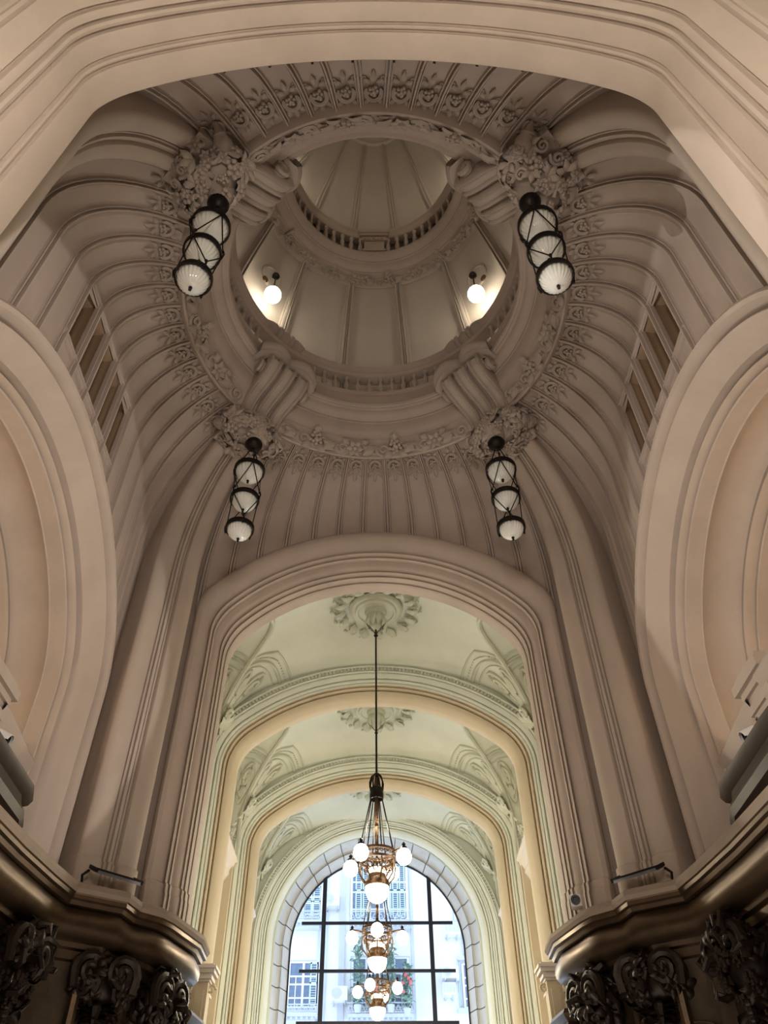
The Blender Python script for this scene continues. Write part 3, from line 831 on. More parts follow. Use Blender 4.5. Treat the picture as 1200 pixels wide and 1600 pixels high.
for i in range(3):
    for j in range(5):
        x0, x1 = xs[i], xs[i + 1]; z0, z1 = zsn[j], zsn[j + 1]
        cl = lambda x: 9.6 + sqrt(max(0, 3.62 ** 2 - x * x))
        pts = [(x, .0, min(z1, cl(x)) - FL) for x in np.linspace(x0 if i else -3.58, x1 if i < 2 else 3.58, 12)]
        low = [(p[0], .0, min(z0 - FL, p[2])) for p in pts]
        make('pane', MB().grid([low, pts]), 'glass', root, smooth=0)

# ------------------------------------------------------------------ the house across the street
FY = 48.0
fac = empty('street_house', (0, FY, FL), cat='building', label='white house front across the street seen through the arched window')
make('front_wall', MB().box((-16, 0, -4), (16, 2, 34)), 'facade', fac, smooth=0)


def fx(px, py):     # pixel of the photograph -> metres on the street front
    u, v = (px - 586.5) / 1202, (800 - py) / 1202
    return u / ((1 - v) * .70711) * FY, (1 + v) / (1 - v) * FY - FL


def fbox(name, x0, y0, x1, y1, d0, d1, mat, parent=fac):
    a = fx(x0, y0); b = fx((x1), y1)
    return make(name, MB().box((min(a[0], b[0]), -d1, min(a[1], b[1])), (max(a[0], b[0]), -d0, max(a[1], b[1]))), mat, parent, smooth=0)


def shutters(px0, py0, px1, py1, leaves):
    x0, z1 = fx(px0, py0); x1, z0 = fx(px1, py1); w = (x1 - x0) / leaves
    for i in range(leaves):
        a = x0 + i * w + .03; b = a + w - .06
        mb = MB()
        for q in (a, b - .07): mb.box((q, -.12, z0), (q + .07, -.04, z1))
        for q in (z0, z1 - .08, (z0 + z1) / 2): mb.box((a, -.12, q), (b, -.04, q + .08))
        s_ = make('shutter', mb, 'shutter', fac, smooth=0)
        n = int((z1 - z0) / .11); sl = MB()
        for k_ in range(n): z = z0 + (k_ + .5) * (z1 - z0) / n; sl.add([(a, -.11, z - .045), (b, -.11, z - .045), (b, -.05, z + .02), (a, -.05, z + .02)], [(0, 1, 2, 3)])
        make('louvre', sl, 'shutter', s_, smooth=0, kind='stuff')


def balcony(px0, px1, pyr, pys, sl=True):
    x0, zt = fx(px0, pyr); x1, zb = fx(px1, pys)
    mb = MB().box((x0, -.9, zb - .16), (x1, 0, zb)); mb.box((x0 + .1, -.75, zb - .34), (x1 - .1, 0, zb - .16))
    n = max(4, int((x1 - x0) / .28))
    for i in range(n): q = x0 + .1 + (x1 - x0 - .2) * (i + .5) / n; mb.box((q - .06, -.86, zb - .26), (q + .06, -.75, zb - .16))
    s_ = make('balcony_slab', mb, 'facgrey', fac, smooth=0)
    mb = MB(); mb.box((x0, -.86, zt - .05), (x1, -.8, zt)); mb.box((x0, -.86, zb + .05), (x1, -.8, zb + .1))
    n = max(4, int((x1 - x0) / .3))
    for i in range(n):
        a = x0 + (x1 - x0) * i / n; b = x0 + (x1 - x0) * (i + 1) / n; mb.tube([(a, -.83, zb + .08), ((a + b) / 2, -.83, zt - .03), (b, -.83, zb + .08)], .022, 4)
        mb.tube([((a + b) / 2 + .1 * cos(t), -.83, (zt + zb) / 2 + .1 * sin(t)) for t in np.linspace(0, 2 * pi, 8)], .02, 4)
    make('balcony_railing', mb, 'facgrey', s_, smooth=0)


def casement(px0, py0, px1, py1, cols=2):
    x0, z1 = fx(px0, py0); x1, z0 = fx(px1, py1)
    w = make('window', MB().box((x0 - .12, -.05, z0 - .1), (x1 + .12, .0, z1 + .12)), 'facgrey', fac, smooth=0)
    mb = MB().box((x0, -.07, z0), (x1, -.05, z1)); make('pane', mb, 'dwin', w, smooth=0)
    mb = MB()
    for i in range(cols + 1): q = x0 + (x1 - x0) * i / cols; mb.box((q - .06, -.12, z0), (q + .06, -.07, z1))
    for i in range(cols): q = x0 + (x1 - x0) * (i + .5) / cols; mb.box((q - .025, -.10, z0), (q + .025, -.07, z0 + (z1 - z0) * .68))
    for f in (0, .2, .5, .68, 1): q = z0 + (z1 - z0) * f; mb.box((x0, -.11, q - .04), (x1, -.07, q + .04))
    make('window_bars', mb, 'facade', w, smooth=0)


casement(548, 1352, 634, 1440, 3); shutters(553, 1352, 575, 1436, 2); shutters(598, 1352, 632, 1436, 3)
casement(474, 1385, 498, 1440, 1); shutters(474, 1385, 498, 1436, 2)
balcony(450, 500, 1430, 1444); balcony(544, 640, 1431, 1447); balcony(440, 493, 1574, 1588); balcony(540, 642, 1572, 1590)
casement(450, 1504, 491, 1574, 2); shutters(482, 1504, 493, 1572, 1)
casement(548, 1498, 636, 1575, 4); casement(719, 1508, 742, 1576, 1); shutters(712, 1504, 719, 1574, 1); casement(707, 1416, 740, 1438, 1)
fbox('ledge', 711, 1578, 745, 1584, 0, .35, 'facgrey'); fbox('ledge', 702, 1440, 745, 1446, 0, .3, 'facgrey'); fbox('ledge', 711, 1496, 745, 1502, 0, .25, 'facgrey')
fbox('carved_panel', 718, 1456, 735, 1492, 0, .12, 'facgrey'); fbox('downpipe', 531, 1340, 532.5, 1600, 0, .12, 'facgrey')
fbox('pilaster_strip', 500, 1340, 503, 1600, 0, .10, 'facgrey'); fbox('pilaster_strip', 640, 1340, 643, 1600, 0, .06, 'facgrey')


def ac(px0, py0, px1, py1, label, kind, fanx=.35):
    x0, z1 = fx(px0, py0); x1, z0 = fx(px1, py1)
    root = empty('air_conditioner', (x0, FY, z0 + FL), cat='air conditioner', label=label)
    w, h = x1 - x0, z1 - z0; make('casing', MB().box((0, -.75, 0), (w, -.0, h)), 'white', root, smooth=0)
    if kind == 'fan':
        mm = Matrix.Translation((w * fanx, -.76, h / 2)) @ Matrix.Rotation(R(90), 4, 'X')
        r = min(w * .42, h * .42); make('fan_grille', MB().lathe([(0, .02), (r * .3, .03), (r * .32, 0), (r * .6, .02), (r * .62, 0), (r * .95, .02), (r, 0)], 20, mat=mm), 'facgrey', root)
    else:
        mb = MB()
        for i in range(4): q = w * (i + .5) / 4; mb.box((q - w * .08, -.77, h * .2), (q + w * .08, -.74, h * .92))
        make('grille', mb, 'facgrey', root, smooth=0)
    for q in (.12, w - .18): make('bracket', MB().box((q, -.75, -.10), (q + .06, 0, -.0)).box((q, -.10, -.16), (q + .06, 0, -.05)), 'facgrey', root, smooth=0)


ac(506, 1401, 528, 1421, 'white air conditioner with round fan under the top left window bar', 'fan', .3)
ac(514, 1546, 540, 1568, 'white air conditioner left of the plants on the street balcony', 'fan', .35)
ac(690, 1448, 715, 1466, 'white boxy air conditioner with four slots at the upper right', 'box')
ac(686, 1516, 713, 1534, 'white air conditioner with round fan beside the right window bar', 'fan', .3)
ac(687, 1541, 708, 1560, 'small slotted air conditioner below the round-fan unit on the right', 'box')


def plant(px, py, w, h, label, seed, flowers=0):
    w *= .75
    x, z = fx(px, py); rg = random.Random(seed)
    root = empty('balcony_plant', (x, FY - .8, z + FL), cat='plant', label=label)
    mb = MB()
    for i in range(150):
        a = rg.uniform(0, 2 * pi); q = sqrt(rg.random()); zz = rg.random()
        p = Vector((w * q * cos(a) * (.4 + .6 * sin(pi * (zz * .8 + .15))), .35 * q * sin(a), h * zz))
        mb.leaf(Matrix.Translation(p) @ Matrix.Rotation(rg.uniform(0, 6.3), 4, 'Z') @ Matrix.Rotation(rg.uniform(-1.2, 1.2), 4, 'Y'), .30, .09, .5, 3)
    make('foliage', mb, 'leaf', root)
    mb = MB(); mb.tube([(0, 0, -.35), (.05, 0, h * .4), (0, .05, h * .9)], .03, 5); make('stem', mb, 'leaf', root)
    mb = MB().lathe([(0, -.5), (.16, -.5), (.22, -.12), (.2, -.12), (0, -.15)], 10); make('pot', mb, 'facgrey', root)
    if flowers:
        mb = MB()
        for i in range(flowers): mb.ball((rg.uniform(-w, w) * .8, -.35, h * rg.uniform(.3, .9)), .09, 5, 4)
        make('flower', mb, 'flower', root)


plant(556, 1572, .38, 3.0, 'tall leafy plant on the street balcony left of the chandeliers', 1)
plant(579, 1578, .4, 1.1, 'low bushy plant behind the lowest chandelier', 2, 5)
plant(607, 1572, .34, 2.7, 'tall leafy plant on the street balcony right of the chandeliers', 3)
plant(632, 1578, .34, 1.9, 'plant with red flowers at the right end of the street balcony', 4, 9)
# ================================================================== CARVED CONSOLES OF THE DOME RING
CORN = ((45, 'far right'), (135, 'far left'), (-45, 'near right'), (-135, 'near left'))
con = []
SC = [(-.90, 1.02), (-1.02, .94), (-1.07, .82), (-1.0, .68), (-.84, .54), (-.62, .43), (-.38, .34), (-.16, .22), (.0, .04), (.08, -.18), (.10, -.36), (.06, -.50)]
b = MB()
poly = [(x + .10, z + .06) for x, z in SC] + [(1.1, -.55), (1.1, .9), (-.3, 1.2), (-.85, 1.15)]
for y in (-.62, .62): b.v += [(x, y, z) for x, z in poly]
n = len(poly); b.f += [tuple(range(n)), tuple(range(2 * n - 1, n - 1, -1))] + [(i, (i + 1) % n, n + (i + 1) % n, n + i) for i in range(n)]
con.append(('body', b))
for y in (-.44, 0, .44):
    rows = []
    for i, (x, z) in enumerate(SC):
        a_, b_ = SC[max(0, i - 1)], SC[min(len(SC) - 1, i + 1)]; tx, tz = b_[0] - a_[0], b_[1] - a_[1]; q = sqrt(tx * tx + tz * tz); nx, nz = tz / q, -tx / q
        k_ = 1.0 - .012 * i
        rows.append([(x + nx * o, y * (1.05 - .01 * i) + p * k_, z + nz * o) for p, o in ((-.185, -.16), (-.185, .05), (-.15, .085), (-.11, .07), (-.085, .02), (.0, .045), (.085, .02), (.11, .07), (.15, .085), (.185, .05), (.185, -.16))])
    con.append(('scroll_band', MB().grid(rows)))
c = MB(); prof = [(.35, .0), (-.04, .0), (-.06, .05), (-.02, .07), (-.07, .10), (-.10, .17), (-.13, .22), (-.13, .32), (-.09, .36), (.35, .36)]
rows = []
for y in np.linspace(-.92, .92, 41):
    base = -.92 - .24 * abs(sin(pi * y / .92)) ** .8 * (1 if abs(y) < .92 else 0)
    rows.append([(base + p, y, 1.0 + z + .06 * cos(pi * y / .92)) for p, z in prof])
con.append(('cap', c.grid(rows)))
for sy in (-1, 1):
    v = MB()
    for yy, r in ((.74, .19), (.66, .14)):
        v.spiral(Matrix.Translation((-.70, sy * yy, .74)) @ Matrix.Rotation(R(90), 4, 'X') @ Matrix.Rotation(R(70), 4, 'Z'), r, 1.7, .065, 18, tail=.12, seg=6)
    con.append(('volute', v))
    u_ = MB(); mm = Matrix.Translation((.62, sy * .68, -.42)) @ Matrix.Rotation(sy * R(-35), 4, 'X') @ Matrix.Rotation(R(50), 4, 'Y')
    u_.lathe([(0, -.25), (.14, -.22), (.20, -.08), (.20, .06), (.14, .16), (.15, .2), (.10, .26), (.07, .36), (.03, .44), (0, .45)], 12, mat=mm)
    con.append(('bud', u_))
rg = random.Random(21)


def swarm(rg, n, cen, rad, kinds, scale, cone=1.0, facing=(-1, 0, -.7)):
    mbs = {}
    fdir = Vector(facing).normalized()
    i = 0
    while i < n:
        d = Vector((rg.gauss(0, 1), rg.gauss(0, 1), rg.gauss(0, 1))).normalized()
        if d.dot(fdir) < 1 - 2 * cone: continue
        i += 1
        p = Vector((cen[0] + d.x * rad[0], cen[1] + d.y * rad[1], cen[2] + d.z * rad[2]))
        nr = Vector((d.x / rad[0], d.y / rad[1], d.z / rad[2])).normalized()
        Bm = basis(p, nr, (rg.gauss(0, 1), rg.gauss(0, 1), rg.gauss(0, 1)))
        k = rg.choice(kinds); mb = mbs.setdefault(k, MB()); s = scale * rg.uniform(.75, 1.3)
        if k == 'leaf':
            for q in range(3): mb.leaf(Bm @ Matrix.Rotation(q * R(55), 4, 'Z'), s * 1.5, s * .42, .7)
        elif k == 'scroll': mb.spiral(Bm, s * .8, 1.5, s * .25, 14, tail=s * .8)
        elif k == 'grape': mb.grapes(Bm, s * .85, rg, 9, s * .28)
        elif k == 'flower': mb.rosette(Bm, s, 6)
        elif k == 'horn':
            mb.tube([Bm @ Vector((0, 0, 0)), Bm @ Vector((s * .2, 0, s * .8)), Bm @ Vector((s * .9, 0, s * 1.2)), Bm @ Vector((s * 1.5, 0, s * .7))], [s * .34, s * .30, s * .2, s * .03], 6)
    return mbs


core = MB().ball((.34, 0, -.55), 1, 16, 10, (.40, .72, .40)); con.append(('foliage_core', core))
NM = {'leaf': 'acanthus', 'scroll': 'tendril', 'grape': 'grape_cluster', 'flower': 'rosette', 'horn': 'leaf_spike'}
for k_, mb in swarm(rg, 84, (.30, 0, -.56), (.46, .80, .46), ['leaf', 'scroll', 'grape', 'scroll', 'flower', 'grape'], .18, .80, (-.8, 0, -.7)).items(): con.append((NM[k_], mb))
for k_, mb in swarm(rg, 26, (-.80, 0, .86), (.22, .72, .20), ['scroll', 'grape', 'flower'], .12, .6, (-1, 0, -.5)).items(): con.append((NM[k_], mb))
for k_, mb in swarm(rg, 34, (.80, 0, -.42), (.34, .66, .32), ['scroll', 'leaf', 'flower', 'grape'], .16, .8, (.2, 0, -1)).items(): con.append((NM[k_], mb))
con.append(('lamp_boss', MB().lathe([(.30, .2), (.28, .05), (.22, -.10), (.18, -.16), (0, -.18)], 16, c=(.10, 0, -.88))))
src = None
for ang, txt in CORN:
    a = R(ang); root = empty('carved_console', (4.2 * cos(a), CY + 4.2 * sin(a), 16), a, cat='console', group='carved consoles of the dome ring',
                             label='carved scroll console with grapes at the %s of the dome ring' % txt)
    if src is None: src = [make(nm, mb, 'orn', root, smooth=45, kind='stuff' if nm in NM.values() else None) for nm, mb in con]
    else:
        for s_ in src: inst(s_, None, root)

# ------------------------------------------------------------------ triple-globe lanterns hanging from the consoles
lan = []
lan.append(('canopy', MB().lathe([(0, .12), (.05, .12), (.05, .02), (.10, 0), (.19, -.05), (.22, -.12), (.20, -.20), (.12, -.28), (.06, -.31), (.05, -.36), (0, -.37)], 18), 'iron'))
lev = [(-1.18, .315), (-2.18, .285), (-3.12, .265)]
for j, (z, r) in enumerate(lev):
    rr = r + .025
    lan.append(('hoop', MB().lathe([(rr, .02), (rr + .03, .02), (rr + .035, .05), (rr + .02, .07), (rr + .035, .10), (rr + .03, .14), (rr, .14), (rr, .02)], 28, c=(0, 0, z)), 'iron'))
    g = MB(); rows = []
    for i in range(15):
        a = pi * (.12 + .88 * i / 14)
        fl_ = lambda t: 1 + .05 * (abs(cos(11 * t)) - .6) * min(1, 1.3 * sin(a))
        rows.append([(r * sin(a) * cos(t) * fl_(t), r * sin(a) * sin(t) * fl_(t), z + .03 + r * .98 * cos(a)) for t in np.linspace(0, 2 * pi, 133)[:-1]])
    lan.append(('glass_globe', g.grid(rows, cu=True), 'opal'))
    lan.append(('finial', MB().lathe([(.03, 0), (.035, -.02), (.02, -.05), (.028, -.08), (0, -.11)], 8, c=(0, 0, z + .03 - r * .98)), 'iron'))
    a0 = j * pi / 3
    for q in range(3):
        a = a0 + 2 * pi * q / 3; P1 = Vector(((rr + .03) * cos(a), (rr + .03) * sin(a), z + .12))
        hk = MB().tube([P1 + Vector((0, 0, -.14)), P1 + Vector((.02 * cos(a), .02 * sin(a), -.02)), P1 + Vector((.03 * cos(a), .03 * sin(a), .06)), P1 + Vector((0, 0, .11))], .02, 5)
        hk.ball(P1 + Vector((0, 0, .12)), .035, 6, 4); lan.append(('hook', hk, 'iron'))
        if j == 0: lan.append(('chain', MB().tube([(.07 * cos(a), .07 * sin(a), -.33), P1 + Vector((0, 0, .10))], .014, 5), 'iron'))
        else:
            zp, rp = lev[j - 1]
            for da in (-pi / 3, pi / 3):
                lan.append(('chain', MB().tube([((rp + .055) * cos(a + da), (rp + .055) * sin(a + da), zp + .02), P1 + Vector((0, 0, .10))], .013, 5), 'iron'))
src = None
for (ang, txt), rz in zip(CORN, (.35, .9, .2, 1.3)):
    a = R(ang); root = empty('hanging_lantern', (4.3 * cos(a), CY + 4.3 * sin(a), 14.98), rz, cat='lantern', group='triple-globe lanterns under the consoles',
                             label='black iron lantern with three ribbed glass globes under the %s console' % txt)
    if src is None: src = [make(nm, mb, mt, root) for nm, mb, mt in lan]
    else:
        for s_ in src: inst(s_, None, root)

# ------------------------------------------------------------------ lit pendant lamps on the dome panels
for ang, txt in ((90 - 54, 'right'), (90 + 54, 'left')):
    a = R(ang); ro = domeR(22.0) - .06
    root = empty('pendant_lamp', (3.74 * cos(a), CY + 3.74 * sin(a), 20.75), a, cat='pendant lamp', label='lit opal pendant globe on the cream dome panel on the %s' % txt)
    nrm = Vector((-.97, 0, -.24)); Bm = basis((ro - 3.74, 0, 1.25), nrm, (0, 1, 0))
    make('wall_rose', MB().lathe([(.40, -.06), (.40, .0), (.37, .02), (.33, .02), (.32, .0), (.0, .0)], 24, mat=Bm), 'dome', root)
    make('stem', MB().tube([(ro - 3.74, 0, 1.25), (.06, 0, 1.22), (0, 0, 1.1), (0, 0, .24)], .022, 6), 'brass', root)
    make('bell', MB().lathe([(.05, 1.26), (.10, 1.2), (.12, 1.12), (.04, 1.06)], 12), 'iron', root)
    make('collar', MB().lathe([(.0, .34), (.06, .33), (.09, .28), (.13, .25), (.14, .22), (.10, .22)], 18), 'brass', root)
    make('glass_globe', MB().ball((0, 0, 0), .255, 20, 12, (1, 1, 1.08)), 'domelamp', root)
    for sy in (-1, 1): make('side_disc', MB().lathe([(0, .02), (.10, .02), (.11, 0), (.10, -.02), (0, -.02)], 14, mat=Matrix.Translation((.1, sy * .30, .62)) @ Matrix.Rotation(R(80), 4, 'Y')), 'brass', root)

# ================================================================== CHANDELIERS AND CEILING ROSETTES
ros = []
ros.append(('disc', MB().lathe([(.72, .0), (.70, -.06), (.64, -.10), (.60, -.08), (.56, -.08), (.54, -.14), (.48, -.16), (.46, -.12), (.30, -.12), (.28, -.2), (.22, -.24), (.2, -.5), (.14, -.62), (.08, -.74), (0, -.78)], 36)))
l1 = MB()
for q in range(16):
    a = 2 * pi * q / 16; Bm = basis((.80 * cos(a), .80 * sin(a), -.06), (0, 0, -1), (cos(a), sin(a), 0))
    l1.leaf(Bm @ Matrix.Rotation(R(25), 4, 'Z'), .36, .12, .8); l1.spiral(Bm @ Matrix.Translation((.16, .05, .03)) @ Matrix.Scale((-1) ** q, 4, (0, 1, 0)), .13, 1.4, .04, 12); l1.ball(Bm @ Vector((.38, 0, .04)), .06, 6, 4)
ros.append(('acanthus_wreath', l1))
l2 = MB()
for q in range(10):
    a = 2 * pi * q / 10; Bm = basis((.20 * cos(a), .20 * sin(a), -.24), (cos(a), sin(a), -.2), (0, 0, -1)); l2.leaf(Bm, .46, .10, .5)
ros.append(('pendant_leaves', l2))
src = None
CH_Y = [(b0 + b1) / 2 for b0, b1 in BAYS]; CH_Y = [19.0, 24.9, 30.8]
BT = ('nearest the dome', 'in the middle bay', 'closest to the window')
for Y, t in zip(CH_Y, BT):
    root = empty('ceiling_rosette', (0, Y, 14.72), cat='rosette', group='plaster rosettes over the chandeliers', label='plaster acanthus rosette on the gallery vault, the one ' + t)
    root.scale = (1.15, 1.15, 1.0)
    if src is None: src = [make(nm, mb, 'galorn', root, kind='stuff' if nm != 'disc' else None) for nm, mb in ros]
    else:
        for s_ in src: inst(s_, None, root)

ch = []
ch.append(('rod', MB().tube([(0, 0, 6.90), (0, 0, 2.0)], .028, 8), 'iron')); ch.append(('stem', MB().tube([(0, 0, 2.0), (0, 0, .05)], .045, 8), 'brass'))
ch.append(('rod_joint', MB().lathe([(.028, .14), (.06, .10), (.03, .05), (.07, 0), (.03, -.06)], 8, c=(0, 0, 6.5)), 'iron'))
cr = MB(); cr.lathe([(.15, 1.42), (.175, 1.42), (.18, 1.56), (.16, 1.62), (.18, 1.66), (.18, 1.70), (.15, 1.70), (.15, 1.42)], 16)
ch.append(('crown_band', cr, 'iron'))
for q in range(8):
    a = 2 * pi * q / 8
    ch.append(('crown_bar', MB().tube([(.17 * cos(a), .17 * sin(a), 1.7), (.18 * cos(a), .18 * sin(a), 1.85), (.13 * cos(a), .13 * sin(a), 2.02), (.03 * cos(a), .03 * sin(a), 2.12)], .022, 5), 'iron'))
    ch.append(('cable', MB().tube([(.15 * cos(a), .15 * sin(a), 1.44), (.43 * cos(a), .43 * sin(a), .14)], .016, 5), 'iron'))
    ch.append(('basket_bar', MB().tube([((.43 - .0) * cos(a), .43 * sin(a), -.08), (.46 * cos(a), .46 * sin(a), -.25), (.42 * cos(a), .42 * sin(a), -.45), (.28 * cos(a), .28 * sin(a), -.62)], .02, 5), 'brass'))
    sp = MB(); Bm = basis((.36 * cos(a + .39), .36 * sin(a + .39), -.28), (cos(a + .39), sin(a + .39), -.2), (-sin(a + .39), cos(a + .39), 0))
    sp.spiral(Bm @ Matrix.Translation((-.06, .05, 0)), .075, 1.3, .016, 10); sp.spiral(Bm @ Matrix.Translation((.06, .05, 0)) @ Matrix.Scale(-1, 4, (1, 0, 0)), .075, 1.3, .016, 10); sp.spiral(Bm @ Matrix.Translation((0, -.09, -.06)), .07, 1.3, .016, 10)
    ch.append(('filigree', sp, 'brass'))
for z, h in ((.10, .03), (-.10, .03)): ch.append(('ring_rim', MB().lathe([(.41, -h), (.45, -h), (.455, 0), (.45, h), (.41, h), (.41, -h)], 32, c=(0, 0, z)), 'brass'))
for q in range(24):
    a = 2 * pi * q / 24; Bm = basis((.435 * cos(a), .435 * sin(a), 0), (cos(a), sin(a), 0), (-sin(a), cos(a), 0))
    fg = MB(); fg.spiral(Bm @ Matrix.Scale((-1) ** q, 4, (1, 0, 0)), .055, 1.3, .014, 9); ch.append(('ring_filigree', fg, 'brass'))
ch.append(('bowl_collar', MB().lathe([(.20, -.40), (.21, -.42), (.23, -.50), (.28, -.56), (.29, -.62), (.30, -.68), (.28, -.70), (.24, -.6), (.2, -.4)], 24), 'brass'))
ch.append(('upper_shade', MB().lathe([(.17, -.28), (.20, -.30), (.22, -.36), (.215, -.42), (.18, -.42)], 20), 'bowl'))
ch.append(('glass_bowl', MB().lathe([(.275, -.68), (.275, -.74), (.26, -.84), (.21, -.95), (.12, -1.02), (0, -1.04)], 24), 'lamp'))
globe_angles = None
src = None
for Y, t, rz in zip(CH_Y, BT, (R(-30), 0, R(-20))):
    root = empty('chandelier', (0, Y, (7.24, 7.29, 7.33)[BT.index(t)]), rz, cat='chandelier', group='brass chandeliers along the gallery', label='lit brass chandelier with four white globes, ' + ('the largest and highest' if t == BT[0] else ('second in the row, middle one' if t == BT[1] else 'lowest and smallest in the row')))
    if src is None:
        src = [make(nm, mb, mt, root) for nm, mb, mt in ch]
        for q in range(4):
            a = pi / 2 * q; c_, s_ = cos(a), sin(a)
            arm = make('arm', MB().tube([(.43 * c_, .43 * s_, .02), (.58 * c_, .58 * s_, .06), (.74 * c_, .74 * s_, .07)], .026, 6), 'brass', root); src.append(arm)
            gl = make('glass_globe', MB().ball((.74 * c_, .74 * s_, -.14), .185, 16, 10, (1, 1, 1.06)), 'lamp', root); src.append(gl)
            src.append(make('globe_band', MB().lathe([(.184, -.01), (.19, 0), (.184, .01)], 20, c=(.74 * c_, .74 * s_, -.10)), 'brass', root))
            src.append(make('finial', MB().lathe([(.09, 0), (.07, .05), (.03, .07), (.05, .11), (.03, .14), (0, .17)], 8, c=(.74 * c_, .74 * s_, .04)), 'iron', root))
    else:
        for s_ in src: inst(s_, None, root)
    light('chandelier_light', 'POINT', (0, Y, 5.75), 360, (1, .88, .66), .3)
    light('chandelier_light', 'POINT', (0, Y, 8.0), 270, (1, .89, .70), .12)

# ================================================================== BRONZE CORNICE, CARVED BRONZES, BALCONIES
PATH = [(4.4, 16.62), (3.24, 16.58), (3.22, 15.75), (3.52, 14.62), (3.66, 14.30), (3.98, 13.98), (4.08, 13.52), (4.80, 13.02), (4.90, 12.35), (5.02, 11.2), (5.12, 9.4)]


def sweep_plan(path, prof, sx=1, closed_ends=True, sub=1):
    P = [Vector(p) for p in path]; n = len(P); rows = []
    for i, p in enumerate(P):
        t0 = (P[i] - P[i - 1]).normalized() if i > 0 else (P[1] - P[0]).normalized()
        t1 = (P[i + 1] - P[i]).normalized() if i < n - 1 else t0
        n0 = Vector((t0.y, -t0.x)); n1 = Vector((t1.y, -t1.x)); m = (n0 + n1).normalized(); k = 1 / max(.45, m.dot(n0))
        rows.append([(sx * (p.x + m.x * q * k), p.y + m.y * q * k, z) for q, z in prof])
    return MB().grid(rows)


